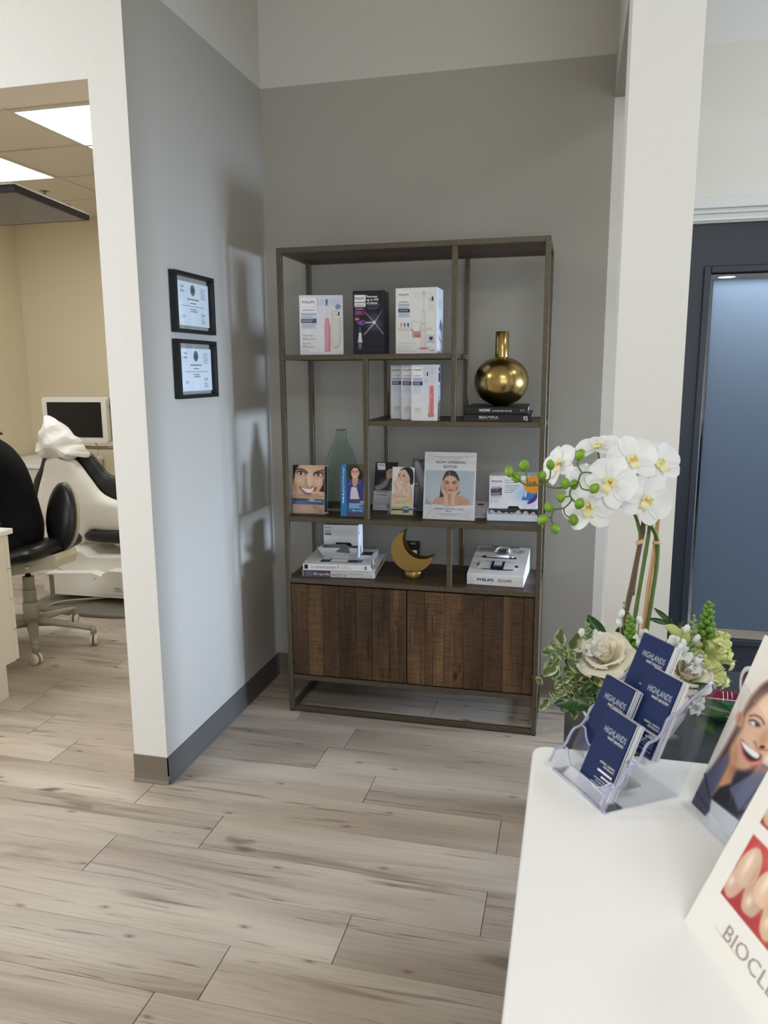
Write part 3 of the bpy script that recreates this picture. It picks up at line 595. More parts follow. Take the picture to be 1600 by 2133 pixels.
A3.ell((214, 120, 176), 1331, 684, 48, 9, 0, .5); A3.line((226, 90, 160), [(1290, 683), (1300, 690), (1360, 690), (1372, 682)], 4); A3.rect((214, 216, 230), 1362, 552, 1444, 634, 3); A3.poly((30, 40, 90), [(1390, 575), (1418, 572), (1420, 592), (1404, 604), (1390, 594)], 4, True); A3.lines((60, 70, 120), 1382, 1426, (616,), 4, .6)
A3.ell((228, 230, 234), 1411, 206, 32, 32); A3.lines((190, 192, 200), 1372, 1450, (252, 262, 274, 290, 300, 312, 322), 3, .5); A3.lines((206, 208, 216), 1074, 1250, (632, 658, 682, 706), 9, .6); A3.lines((60, 60, 60), 1394, 1436, (706,), 6, .8)
def L3(g):
    k = .1614/410; X = lambda x: (x-1260)*k; Z = lambda y: .0013+(735-y)*.2454/650
    text(g, 'PHILIPS', X(1088), Z(160), .0088, .039, BLU, -.0007, bold=.01); text(g, 'sonicare', X(1088), Z(224), .0062, .038, BLK, -.0007, bold=.012); text(g, 'N°', X(1390), Z(214), .006, .009, BLK, -.0007); text(g, '1', X(1414), Z(214), .015, .006, BLK, -.0007, bold=.02)
def side3(t):
    q = Pic(40, 80, ((0, 0), (40, 0), (40, 80), (0, 80)), (218, 226, 238)); q.lines((150, 160, 190), 8, 32, (14, 17, 20, 23), 1.2, .6); q.line((60, 76, 140), [(10, 50), (20, 40), (24, 52), (30, 44)], 3); q.line((206, 120, 140), [(6, 58), (14, 62), (28, 66)], 3); q.ell((60, 90, 160), 22, 44, 4, 7)
    o = q.build(.11, .24, t, x=0, z=.003, name='side_print'); o.location = (.0823, .006, 0); o.rotation_euler = (0, 0, RAD(90))
carton('toothbrush_carton', 'white toothbrush carton picturing a drinking glass and three brush heads', (.745, -.330, 1.5), -1, .164, .248, .122, A3, L3, group='cartons on the top shelf', side=side3)
# --- second shelf: three children's cartons, one behind another
def kids_pic(p):
    p.vgrad((214, 220, 238), (236, 238, 246), 100, 640); logo_block(p, 322, 118, 100); p.rect((196, 204, 232), 326, 222, 420, 252); p.rect((26, 38, 76), 324, 260, 420, 298); p.lines((110, 124, 170), 332, 408, (232, 242), 4, .6); p.lines((236, 238, 250), 332, 400, (272, 286), 6, .8)
    p.lines((150, 156, 180), 332, 410, (312, 322, 334, 346, 358, 370), 4, .5); p.ell((226, 232, 232), 378, 548, 50, 46); p.lines((130, 140, 150), 346, 408, (524, 536, 548, 560), 4, .6)
    for k in range(7): p.line((170, 190, 226), [(436+k*18, 120), (436+k*18, 180+6*(k % 3))], 7, 10, op=.5)
    p.ell((232, 232, 240), 460, 194, 24, 22); p.lines((170, 172, 186), 436, 490, (236, 248, 258, 270), 4, .5)
    p.line((214, 214, 226), [(512, 190), (514, 300)], 13, 5); p.ell((196, 210, 220), 512, 160, 11, 36); p.poly((222, 122, 138), [(488, 302), (530, 302), (532, 470), (530, 610), (476, 614), (486, 470)], 4); p.ell((236, 150, 160), 508, 412, 10, 20); p.line((190, 90, 110), [(490, 345), (528, 345)], 4); p.line((240, 170, 180), [(497, 310), (494, 600)], 6, 8); p.line((150, 170, 90), [(482, 590), (528, 594)], 20, 12)
    return p
def kids(lab, loc):
    p = kids_pic(Pic(70, 140, ((310, 100), (570, 97), (566, 648), (310, 643)), (226, 230, 242)))
    def L(g):
        k = .1014/258; X = lambda x: (x-440)*k; Z = lambda y: .0013+(645-y)*.2104/546
        text(g, 'PHILIPS', X(332), Z(156), .0075, .0315, BLU, -.0007, bold=.01); text(g, 'sonicare', X(332), Z(207), .005, .031, BLK, -.0007, bold=.012); text(g, 'N°', X(440), Z(202), .006, .008, BLK, -.0007); text(g, '1', X(464), Z(204), .014, .005, BLK, -.0007, bold=.02)
    def sd(t):
        q = Pic(24, 80, ((0, 0), (24, 0), (24, 80), (0, 80)), (206, 214, 232)); q.rect((96, 44, 104), 4, 11, 20, 24, 1); q.rect((70, 74, 90), 5, 3, 20, 8, 1); q.lines((90, 100, 120), 4, 20, (30, 33, 36, 39, 42, 45, 48, 52, 56), 1.4, .6); q.line((90, 130, 60), [(8, 76), (20, 78)], 3)
        o = q.build(.054, .208, t, x=0, z=.003, name='side_print'); o.location = (.0523, .003, 0); o.rotation_euler = (0, 0, RAD(90))
    carton('childrens_toothbrush_carton', lab, loc, 0, .104, .213, .060, p, L, group="children's toothbrush cartons", side=sd)
kids("frontmost of three identical children's toothbrush cartons, whole front showing", (.787, -.380, 1.245))
kids("middle one of three overlapping children's toothbrush cartons", (.7335, -.3175, 1.245))
kids("rearmost of three children's toothbrush cartons, nearest the back post", (.6765, -.2555, 1.245))
# --- books and gold vase
def book(name, lab, loc, rz, w, d, h, cov, letters, spine=None, mats=None, top=None, paper='pages', group=None):
    t = thing(name, lab, 'book', loc, rz, group); c = MAT[cov]
    g = G(); g.box(-w/2, w/2, 0, d, 0, .0022, b=.0006); g.box(-w/2, w/2, 0, d, h-.0022, h, b=.0006); g.box(-w/2, w/2, 0, .0022, 0, h, b=.0006); g.build('cover', c, t)
    g = G(); n = 5
    for i in range(n): g.box(-w/2+.003, w/2-.004-.0006*(i % 2), .0022, d-.004, .0022+(h-.0044)*i/n, .0022+(h-.0044)*(i+.96)/n)
    g.build('pages', MAT[paper], t)
    if spine: spine(t)
    g = G(); letters(g); g.build('lettering', mats or [MAT['ink_white'], MAT['ink_grey'], MAT['ink_black'], MAT['ink_red']], t)
    if top: top(t)
    return t
def Lb1(g):
    text(g, 'BEAUTIFUL', -.068, .0125, .0085, .072, 0, -.0007, bold=.0); text(g, 'BEDROOMS & BATHS', -.068, .0062, .0042, .066, 1, -.0007); text(g, 'S]', .096, .0085, .0125, .015, 0, -.0007, bold=.02)
book('book', 'lower black book of the pair under the gold vase, wider one', (1.068, -.388, 1.245), 2, .255, .34, .0272, 'black', Lb1, group='black books under the gold vase')
def Lb2(g):
    text(g, 'WOW!', -.066, .009, .0105, .042, 0, -.0007, bold=.03); text(g, 'CONVERTED SPACES', -.018, .0092, .0062, .076, 0, -.0007); g.box(.098, .102, -.0007, -.0006, .009, .019, mi=1); g.box(.105, .107, -.0007, -.0006, .009, .019, mi=1); g.box(.088, .095, -.0007, -.0006, .0105, .0175, mi=1)
book('book', 'upper black book directly beneath the round gold vase', (1.0615, -.362, 1.2722), 2, .236, .31, .0272, 'black', Lb2, group='black books under the gold vase')
v = thing('gold_vase', 'round brushed gold bottle vase with a narrow neck on black books', 'vase', (1.066, -.235, 1.2994))
pr = [(.0, .0005), (.03, 0)]+[(.106*math.sin(a)**.93, .094-.094*math.cos(a)) for a in np.linspace(.35, 2.92, 26)]+[(.026, .188), (.0262, .193)]
G().lathe(pr, 48).build('body', MAT['gold'], v)
G().lathe([(.026, .186), (.0262, .20), (.026, .283), (.0235, .284), (.0233, .2)], 32).build('neck', MAT['gold'], v)
# --- third shelf: leaflets, holders
Z3 = .851
def acrylic_holder(t, w, h, d, lip):
    """clear leaflet stand: back sheet, base, two cheeks, front lip"""
    e = .0022
    G().box(-w/2, w/2, d, d+e, 0, h).build('back_sheet', MAT['acrylic'], t); G().box(-w/2, w/2, -e, d+e, -.004, -.0015).build('base', MAT['acrylic'], t)
    for x in (-w/2-e, w/2): G().prism([(-e, -.004), (d+e, -.004), (d+e, h), (d*.6, h*.62), (-e, lip)], x, x+e, 'x').build('cheek', MAT['acrylic'], t)
    G().box(-w/2, w/2, -.006-e, -.006, -.004, lip).build('front_lip', MAT['acrylic'], t)
    g = G(); g.tube([(-w/2, -.007, lip), (w/2, -.007, lip)], .0012, 6); g.tube([(-w/2, d+.001, h), (w/2, d+.001, h)], .0009, 6); g.build('polished_edge', MAT['acrylic_edge'], t)
def leaflets(t, w, h, n, step, m='paper', bend=0.0):
    for i in range(n): G().box(-w/2+bend*i*.2, w/2+bend*i, .0004+step*i, .0004+step*i+.0009, 0, h).build('leaflet', MAT[m], t)
ht = thing('leaflet_holder', 'clear acrylic leaflet holder at the left end of the middle shelf', 'holder', (.293, -.343, .8555), 2, lean=5)
acrylic_holder(ht, .150, .11, .034, .078)
B1 = Pic(110, 160, ((130, 85), (650, 80), (672, 1010), (95, 985)), (214, 176, 148)); SK = (222, 186, 158)
B1.shade((236, 204, 178), 380, 300, 130, 200, .8); B1.poly((34, 26, 22), [(125, 80), (235, 80), (200, 130), (165, 220), (148, 320), (118, 420)], 10, True); B1.poly((46, 32, 28), [(670, 300), (640, 330), (632, 420), (590, 520), (560, 562), (700, 570)], 8)
B1.shade((160, 110, 84), 640, 250, 26, 120, .7); B1.shade((176, 124, 96), 150, 480, 40, 160, .7); B1.shade((240, 206, 182), 220, 350, 60, 60, .7); B1.shade((240, 206, 182), 560, 380, 60, 70, .8)
B1.line((56, 36, 28), [(196, 156), (250, 152), (310, 168), (372, 214)], 20, 8, True); B1.line((56, 36, 28), [(478, 218), (530, 192), (600, 170), (645, 168)], 18, 8, True)
for x, y, r in ((268, 224, 14), (556, 240, -10)):
    B1.ell((70, 44, 36), x, y-6, 84, 40, r, .4, .8); B1.ell((244, 238, 234), x, y+4, 64, 26, r, .2); B1.ell((44, 28, 22), x-6, y, 26, 27, 0, .2); B1.ell((250, 250, 250), x+2, y-8, 6, 6); B1.line((30, 20, 18), [(x-72, y+4-r*.8), (x-30, y-24), (x+30, y-22), (x+74, y+10+r*.6)], 11, 6, True)
B1.shade((182, 130, 102), 340, 380, 26, 80, .6); B1.shade((250, 222, 200), 400, 350, 24, 120, .7); B1.line((150, 92, 70), [(330, 440), (352, 468), (400, 488), (450, 470), (468, 440)], 13, 10, True, .7); B1.ell((120, 66, 52), 368, 462, 14, 7); B1.ell((120, 66, 52), 432, 464, 14, 7)
B1.poly((186, 104, 92), [(222, 466), (290, 478), (390, 500), (470, 492), (530, 470), (500, 560), (440, 618), (370, 636), (310, 600), (258, 540)], 6, True); B1.poly((96, 40, 38), [(236, 478), (330, 498), (420, 508), (512, 480), (470, 560), (390, 596), (310, 566)], 5, True); B1.poly((248, 248, 250), [(254, 484), (330, 500), (420, 508), (486, 490), (452, 560), (385, 588), (318, 558)], 5, True)
for x in (300, 336, 374, 412, 446): B1.line((214, 214, 222), [(x, 500), (x+4, 576)], 3, 4, op=.7)
B1.poly((228, 186, 160), [(428, 580), (500, 548), (610, 556), (668, 590), (676, 700), (620, 705), (585, 640), (500, 615), (440, 604)], 6, True); B1.line((180, 126, 104), [(470, 606), (560, 622), (600, 660)], 8, 8, True); B1.ell((240, 210, 200), 452, 582, 24, 13, -10)
B1.poly((36, 78, 58), [(104, 684), (680, 716), (680, 750), (104, 732)], 3); B1.poly((58, 82, 148), [(100, 732), (680, 750), (682, 826), (98, 802)], 3); B1.shade((100, 140, 200), 240, 770, 140, 40, .6)
B1.lines((240, 242, 246), 382, 482, (728,), 20, .8); B1.poly((212, 172, 142), [(98, 806), (682, 828), (700, 1020), (90, 1000)], 3); B1.shade((236, 204, 176), 300, 900, 130, 70, .7); B1.shade((170, 110, 88), 600, 950, 50, 50, .7); B1.line((180, 130, 108), [(500, 850), (520, 900), (508, 960)], 12, 10)
def leaf1():
    t = thing('leaflet_pile', 'leaflets with a smiling woman biting her finger, in the holder', 'leaflet', (.293, -.343, .857), 2, lean=5)
    leaflets(t, .1356, .198, 9, .0034, 'paper', .0012)
    G().box(-.0678, .0678, -.0008, .0002, 0, .2).build('front_leaflet', MAT['paper'], t)
    B1.build(.1356, .2, t, y=-.0011)
    g = G(); text(g, 'SIMPLY', .005, .0588, .0036, .026, 0, -.0014, bold=.02); text(g, 'WHITER TEETH', .005, .0492, .0044, .054, 0, -.0014, bold=.02); text(g, '(kit)', .018, .022, .0085, .03, 1, -.0014); g.build('lettering', [MAT['ink_white'], MAT['ink_grey']], t)
    g = G()
    for i in range(6): g.box(.068, .0705+.0014*i, .003+.0045*i, .0062+.0045*i, .006, .196)
    g.build('dark_leaflet_edge', MAT['box_dark'], t)
leaf1()
B2 = Pic(90, 180, ((1000, 40), (1400, 50), (1400, 1030), (985, 1030)), (70, 74, 50)); B2.shade((40, 46, 30), 1150, 120, 100, 90, .7); B2.shade((110, 116, 64), 1360, 110, 60, 70, .6); B2.rect((96, 104, 100), 1090, 560, 1410, 1040, 20)
B2.poly((28, 20, 22), [(1180, 130), (1250, 84), (1310, 110), (1360, 200), (1368, 320), (1310, 330), (1180, 320), (1138, 280), (1146, 200)], 7, True); B2.poly((60, 66, 134), [(1090, 370), (1190, 310), (1330, 320), (1400, 350), (1410, 780), (1090, 780)], 5); B2.poly((48, 52, 112), [(1300, 480), (1340, 500), (1330, 720), (1310, 700)], 8); B2.line((100, 108, 180), [(1110, 420), (1200, 380)], 12, 10); B2.line((120, 126, 196), [(1290, 410), (1350, 370)], 12, 10); B2.line((36, 38, 92), [(1105, 640), (1160, 560)], 10, 10)
B2.poly((222, 210, 222), [(1180, 470), (1270, 470), (1300, 580), (1325, 700), (1155, 700), (1165, 560)], 5); B2.poly((214, 160, 136), [(1196, 290), (1300, 290), (1295, 380), (1262, 460), (1210, 460), (1194, 380)], 5); B2.poly((228, 178, 152), [(1180, 170), (1215, 118), (1280, 118), (1315, 180), (1316, 240), (1280, 292), (1240, 304), (1200, 290), (1176, 240)], 5, True)
B2.ell((60, 40, 36), 1214, 190, 18, 6); B2.ell((60, 40, 36), 1278, 190, 18, 6); B2.line((60, 40, 32), [(1196, 172), (1232, 170)], 6); B2.line((60, 40, 32), [(1262, 170), (1298, 172)], 6); B2.poly((244, 240, 240), [(1212, 246), (1282, 246), (1262, 270), (1232, 270)], 5); B2.line((176, 90, 84), [(1206, 242), (1246, 252), (1290, 242)], 6, 5, True); B2.line((196, 130, 110), [(1246, 200), (1250, 228)], 9, 8)
B2.poly((70, 74, 120), [(1160, 700), (1330, 700), (1340, 780), (1150, 780)], 5); B2.ell((220, 170, 148), 1370, 752, 40, 20); B2.poly((80, 84, 92), [(1088, 780), (1410, 780), (1410, 1040), (1088, 1040)], 6)
for x in range(1100, 1410, 30): B2.line((60, 62, 70), [(x, 960), (x, 1030)], 8, 8, op=.6)
B2.rect((38, 120, 186), 1130, 772, 1420, 955, 3); B2.rect((40, 128, 196), 980, 30, 1092, 1050, 3); B2.lines((206, 226, 244), 1146, 1376, (792, 818, 842, 866), 14, .8); B2.ell((220, 236, 248), 1218, 918, 16, 16)
def leaf2():
    t = thing('leaflet_pile', 'blue-edged leaflets with a woman in a denim jacket', 'leaflet', (.4825, -.346, .8535), 4, lean=6)
    leaflets(t, .092, .208, 5, .0022); B2.build(.095, .212, t, y=-.0008)
    g = G(); text(g, 'invis is', -.0345, .053, .0082, .040, 0, -.0012, rot=RAD(90), bold=.03); text(g, 'getting oral health straight', -.0345, .096, .0078, .102, 0, -.0012, rot=RAD(90)); text(g, 'invisalign', .010, .0205, .0062, .032, 0, -.0012); g.build('lettering', MAT['ink_white'], t)
    e = .002; G().box(-.050, .050, -.0085, -.0065, -.002, .006).build('stand_lip', MAT['acrylic'], t); G().box(-.050, .050, .016, .016+e, -.002, .15).build('stand_back', MAT['acrylic'], t); G().box(-.050, .050, -.0085, .018, -.0022, -.0006).build('stand_base', MAT['acrylic'], t)
leaf2()
v = thing('glass_vase', 'pale green recycled glass bottle vase behind the leaflets', 'vase', (.3915, -.185, .8515))
out = [(.0, .002), (.074, .001), (.083, .010), (.0865, .04), (.086, .09), (.080, .15), (.068, .20), (.050, .25), (.034, .288), (.0255, .308), (.0235, .322), (.0265, .331), (.0285, .336), (.0270, .341), (.0225, .342)]
inn = [(.0195, .336), (.0195, .318), (.0225, .305), (.031, .286), (.0465, .249), (.0645, .199), (.0765, .15), (.0825, .09), (.083, .04), (.079, .014), (.0, .012)]
G().lathe(out+inn, 40).build('glass_body', MAT['glass_green'], v)
# 'Your smile is waiting' leaflets
B3 = Pic(80, 150, ((1045, 195), (1255, 200), (1180, 690), (955, 690)), (36, 34, 38)); B3.poly((206, 206, 208), [(990, 480), (1230, 480), (1190, 700), (950, 700)], 3); B3.rect((236, 238, 240), 1056, 206, 1130, 272, 3); B3.rect((36, 60, 96), 1056, 274, 1124, 290, 3)
B3.poly((70, 68, 72), [(1010, 440), (1080, 360), (1170, 330), (1230, 380), (1220, 480), (990, 480)], 8); B3.poly((150, 146, 148), [(1005, 440), (1060, 420), (1130, 360), (1160, 350), (1120, 430), (1060, 470), (1020, 480)], 6, True); B3.poly((190, 158, 146), [(1130, 300), (1160, 262), (1200, 256), (1215, 320), (1180, 352), (1140, 350)], 6, True); B3.poly((30, 26, 28), [(1120, 290), (1150, 240), (1220, 215), (1240, 300), (1205, 262), (1160, 264)], 6, True); B3.ell((206, 172, 160), 1148, 335, 20, 26, 20); B3.line((60, 40, 40), [(1168, 292), (1192, 292)], 5)
B3.lines((110, 110, 114), 985, 1150, (560, 574, 588, 602, 616, 630), 5, .5); B3.ell((130, 130, 134), 1112, 640, 14, 18); B3.line((120, 120, 124), [(975, 660), (1140, 664)], 3)
def leaf3():
    t = thing('leaflet_pile', 'dark leaflets headed Your smile is waiting, leaning back', 'leaflet', (.577, -.185, .852), 0, lean=17)
    leaflets(t, .0985, .205, 4, .003, 'paper'); B3.build(.100, .2085, t, y=-.0006)
    g = G(); text(g, 'Your smile', -.040, .076, .0068, .052, 0, -.001, bold=.02); text(g, 'is waiting', -.040, .064, .0068, .048, 0, -.001, bold=.02); text(g, 'PHILIPS', -.038, .192, .0058, .026, 1, -.001, bold=.02); g.build('lettering', [MAT['ink_black'], MAT['ink_blue']], t)
    G().box(-.052, .052, .014, .016, -.001, .13).build('stand_back', MAT['acrylic'], t); G().box(-.052, .052, -.006, -.004, -.001, .034).build('stand_lip', MAT['acrylic'], t); G().box(-.052, .052, -.006, .016, -.0012, .0004).build('stand_base', MAT['acrylic'], t)
leaf3()
# 'Refresh' leaflets in a clear stand
B4 = Pic(90, 190, ((1197, 222), (1428, 228), (1385, 752), (1160, 740)), (232, 230, 228)); B4.shade((250, 250, 248), 1240, 280, 60, 90, .7); SK4 = (232, 200, 178)
B4.poly((40, 32, 32), [(1275, 262), (1310, 236), (1370, 228), (1410, 262), (1418, 330), (1412, 400), (1380, 418), (1366, 340), (1330, 260)], 5, True); B4.poly(SK4, [(1252, 300), (1275, 262), (1330, 256), (1365, 310), (1376, 360), (1350, 410), (1300, 436), (1262, 428), (1240, 390), (1236, 360)], 5, True); B4.poly((226, 190, 166), [(1300, 420), (1350, 400), (1385, 440), (1400, 520), (1260, 520)], 6); B4.poly((228, 194, 170), [(1180, 520), (1240, 500), (1380, 500), (1410, 540), (1405, 640), (1170, 640)], 7)
B4.line((50, 36, 34), [(1254, 312), (1276, 306)], 6); B4.line((50, 36, 34), [(1300, 318), (1328, 312)], 6); B4.ell((60, 44, 42), 1264, 326, 10, 5); B4.ell((60, 44, 42), 1312, 330, 11, 5); B4.poly((250, 246, 246), [(1250, 376), (1296, 384), (1284, 402), (1260, 400)], 4, True); B4.line((190, 110, 104), [(1248, 376), (1270, 386), (1298, 380)], 5, 4, True); B4.line((202, 160, 138), [(1280, 330), (1272, 360)], 7, 8); B4.shade((214, 168, 146), 1345, 380, 24, 34, .6)
B4.poly((236, 204, 184), [(1200, 380), (1222, 372), (1240, 420), (1262, 470), (1262, 540), (1226, 530), (1206, 460)], 5, True); B4.line((190, 150, 128), [(1218, 395), (1240, 470)], 4, 6); B4.poly((238, 208, 188), [(1290, 480), (1330, 430), (1352, 400), (1368, 440), (1372, 500), (1350, 560), (1300, 540)], 5, True); B4.line((196, 156, 134), [(1340, 430), (1346, 500)], 4, 6); B4.line((196, 156, 134), [(1322, 444), (1326, 510)], 4, 6)
B4.poly((222, 214, 150), [(1175, 620), (1400, 620), (1390, 690), (1165, 690)], 8); B4.shade((238, 232, 200), 1260, 600, 90, 40, .6); B4.lines((150, 140, 110), 1208, 1350, (598, 612, 626), 6, .5); B4.rect((40, 44, 40), 1170, 684, 1390, 700, 4); B4.poly((222, 218, 166), [(1160, 704), (1388, 706), (1385, 760), (1158, 750)], 3); B4.rect((54, 84, 118), 1288, 662, 1350, 726, 3); B4.shade((110, 150, 190), 1312, 680, 24, 22, .6)
def leaf4():
    t = thing('leaflet_pile', 'pale leaflets titled Refresh with a woman looking upwards', 'leaflet', (.6755, -.2855, .856), -3, lean=9)
    leaflets(t, .090, .192, 5, .0024); B4.build(.091, .195, t, y=-.0007)
    g = G(); text(g, 'Refresh', -.032, .070, .0105, .050, 0, -.0011); text(g, 'AAFE', .0075, .0215, .0065, .022, 1, -.0011, bold=.03); g.build('lettering', [mat('ink_olive', (176, 168, 104), .4), MAT['ink_white']], t)
    h = thing('leaflet_holder', 'clear acrylic holder around the Refresh leaflets', 'holder', (.6755, -.288, .8553), -3, lean=9); acrylic_holder(h, .116, .13, .022, .03)
leaf4()
# black and white leaflet behind
B5 = Pic(60, 130, ((0, 0), (60, 0), (60, 130), (0, 130)), (128, 128, 130)); B5.shade((40, 40, 42), 10, 20, 16, 22, .8); B5.poly((176, 176, 178), [(4, 12), (14, 6), (26, 34), (32, 60), (24, 72), (12, 44)], 3, True); B5.line((60, 60, 62), [(18, 6), (40, 2), (58, 14)], 5, 5, True); B5.line((86, 86, 88), [(30, 18), (42, 40), (44, 66)], 6, 5, True); B5.ell((50, 50, 52), 46, 32, 10, 13, 20, .5); B5.poly((150, 150, 152), [(34, 50), (58, 40), (60, 78), (36, 84)], 5); B5.rect((112, 112, 114), 0, 84, 60, 130, 3); B5.line((70, 70, 72), [(0, 118), (60, 118)], 2)
def leaf5():
    t = thing('leaflet_pile', 'black and white leaflets half hidden behind the white announcement sign', 'leaflet', (.745, -.168, .852), 0, lean=10)
    leaflets(t, .108, .218, 3, .003); B5.build(.110, .220, t, y=-.0006)
    g = G()
    for i, s in enumerate(('NTA', 'KET', 'NEN', 'AN?')): text(g, s, -.006, .060-.0165*i, .011, .032, 0, -.001)
    g.build('lettering', MAT['ink_black'], t); G().box(-.056, .056, -.006, -.004, -.001, .05).build('stand_lip', MAT['acrylic'], t); G().box(-.056, .056, -.006, .016, -.0012, .0003).build('stand_base', MAT['acrylic'], t)
leaf5()
# announcement sign
B6 = Pic(130, 170, ((312, 85), (1430, 100), (1355, 1555), (225, 1515)), (236, 236, 237)); B6.shade((214, 216, 220), 480, 1330, 260, 120, .5); B6.shade((218, 220, 224), 430, 200, 120, 100, .6); B6.shade((214, 216, 222), 1200, 1420, 200, 110, .5)
B6.poly((186, 203, 210), [(312, 470), (1395, 492), (1335, 1232), (270, 1200)], 3); B6.shade((206, 220, 226), 500, 900, 220, 300, .5); B6.poly((160, 172, 180), [(285, 1075), (450, 1222), (275, 1205)], 6); SK6 = (226, 180, 154)
B6.poly((40, 34, 36), [(720, 560), (790, 486), (930, 486), (1000, 560), (1044, 680), (1040, 860), (1000, 1000), (620, 1060), (612, 1000), (640, 780)], 6, True); B6.poly((216, 164, 136), [(486, 1120), (540, 1062), (680, 1050), (780, 1000), (900, 1000), (1010, 1020), (1160, 1060), (1230, 1110), (1220, 1228), (480, 1208)], 6, True); B6.poly((204, 150, 124), [(770, 960), (960, 960), (950, 1120), (780, 1120)], 10); B6.line((170, 116, 92), [(1030, 1220), (1080, 1150)], 10, 12)
B6.poly(SK6, [(700, 760), (712, 670), (760, 610), (860, 588), (950, 620), (1000, 690), (1004, 790), (980, 880), (920, 960), (850, 996), (780, 970), (720, 880)], 6, True); B6.shade((240, 202, 178), 850, 670, 100, 70, .7); B6.line((236, 214, 200), [(828, 510), (828, 590)], 10, 8); B6.shade((206, 140, 118), 745, 860, 40, 60, .6); B6.shade((206, 140, 118), 965, 860, 36, 60, .6)
B6.line((64, 44, 40), [(722, 716), (760, 706), (812, 726)], 15, 8, True); B6.line((64, 44, 40), [(896, 730), (940, 710), (978, 712)], 15, 8, True)
for x in (770, 932): B6.ell((80, 66, 66), x, 752, 46, 24, 0, .4); B6.ell((236, 232, 230), x, 756, 30, 12); B6.ell((56, 66, 78), x, 752, 14, 15)
B6.shade((196, 140, 118), 816, 810, 18, 50, .6); B6.shade((246, 212, 190), 846, 800, 14, 60, .7); B6.line((170, 106, 88), [(812, 846), (846, 856), (884, 846)], 8, 8, True); B6.poly((198, 108, 102), [(778, 890), (828, 884), (848, 890), (872, 884), (918, 892), (884, 918), (846, 924), (808, 916)], 5, True); B6.line((130, 56, 56), [(782, 892), (846, 900), (914, 894)], 5, 5, True)
B6.poly((232, 190, 166), [(636, 880), (650, 720), (690, 690), (698, 780), (706, 880), (780, 990), (782, 1060), (776, 1215), (690, 1212), (692, 1030), (650, 940)], 6, True); B6.poly((232, 190, 166), [(1050, 880), (1052, 740), (1014, 690), (1004, 800), (990, 890), (880, 990), (858, 1060), (856, 1216), (940, 1220), (950, 1040), (1010, 970)], 6, True)
for q in ([(668, 720), (668, 820), (690, 900)], [(1030, 720), (1030, 830), (1006, 900)], [(690, 1040), (694, 1200)], [(952, 1050), (944, 1200)]): B6.line((186, 134, 112), q, 7, 9, True)
B6.lines((120, 122, 126), 500, 1236, (186,), 13, .5); B6.lines((120, 122, 126), 612, 1108, (224,), 13, .5); B6.lines((110, 110, 114), 680, 926, (1246,), 11, .6, False); B6.lines((130, 132, 136), 520, 1070, (1414,), 12, .5); B6.lines((130, 132, 136), 620, 956, (1444,), 12, .5)
for q, c in (([(1180, 130), (1260, 180), (1400, 170)], (222, 190, 110)), ([(1390, 165), (1270, 200), (1206, 270), (1260, 312), (1340, 306), (1390, 286), (1378, 322), (1400, 326)], (222, 190, 110)), ([(260, 1320), (300, 1280), (350, 1268), (380, 1310), (340, 1420), (290, 1490)], (216, 186, 110)), ([(330, 1430), (400, 1360), (480, 1350), (495, 1390), (430, 1450), (480, 1490), (560, 1470)], (216, 186, 110)), ([(1230, 1300), (1290, 1290), (1290, 1360), (1240, 1380), (1210, 1340)], (196, 200, 208)), ([(1260, 1380), (1180, 1480), (1120, 1460), (1130, 1420), (1190, 1440), (1180, 1500)], (196, 200, 208)), ([(400, 120), (420, 180), (360, 230), (350, 300), (410, 320), (400, 370)], (210, 214, 220))): B6.line(c, q, 7, 6, True, .9)
def sign6():
    t = thing('announcement_sign', 'white slanted sign reading announcing a new treatment on the middle shelf', 'sign', (.8777, -.3385, .853), 0, lean=10)
    G().box(-.1035, .1035, .0002, .0016, .0, .268).build('paper', MAT['paper'], t); B6.build(.204, .2655, t, y=-.0004, z=.0015)
    G().box(-.104, .104, -.0028, -.0010, 0, .270).build('front_sheet', MAT['acrylic'], t); G().box(-.104, .104, .0018, .0034, 0, .270).build('back_sheet', MAT['acrylic'], t)
    G().box(-.104, .104, -.0028, .10, -.0016, 0, T=Matrix.Rotation(RAD(10), 4, 'X')).build('foot_sheet', MAT['acrylic'], t)
    g = G(); text(g, 'NOW OFFERING', .002, .2225, .0112, .118, 0, -.0008, 'C', bold=.012); text(g, 'BOTOX', .001, .2045, .0112, .054, 0, -.0008, 'C', bold=.012); text(g, "FOREHEAD, CROW'S FEET, 11'S AND", .001, .0398, .0046, .116, 0, -.0008, 'C', bold=.02); text(g, 'MORE', .0, .031, .0046, .020, 0, -.0008, 'C', bold=.02); g.build('lettering', MAT['ink_black'], t)
sign6()
# grey leaflets lying between sign and dispenser
def leaf7():
    t = thing('leaflet_pile', 'grey leaflets with red lines lying between the sign and the dispenser', 'leaflet', (.987, -.265, .8515), 4, lean=58)
    for i in range(4): G().box(-.034+.001*i, .034+.0015*i, .0012*i, .0012*i+.0009, 0, .10).build('leaflet', MAT['paper_cool'], t)
    p = Pic(50, 60, ((0, 0), (50, 0), (50, 60), (0, 60)), (196, 196, 202)); p.ell((150, 60, 74), 30, 12, 11, 4); p.lines((150, 90, 100), 8, 44, (24, 34, 42, 50), 1.8, .6); p.build(.066, .098, t, x=-.033, y=-.0004, z=.001)
leaf7()
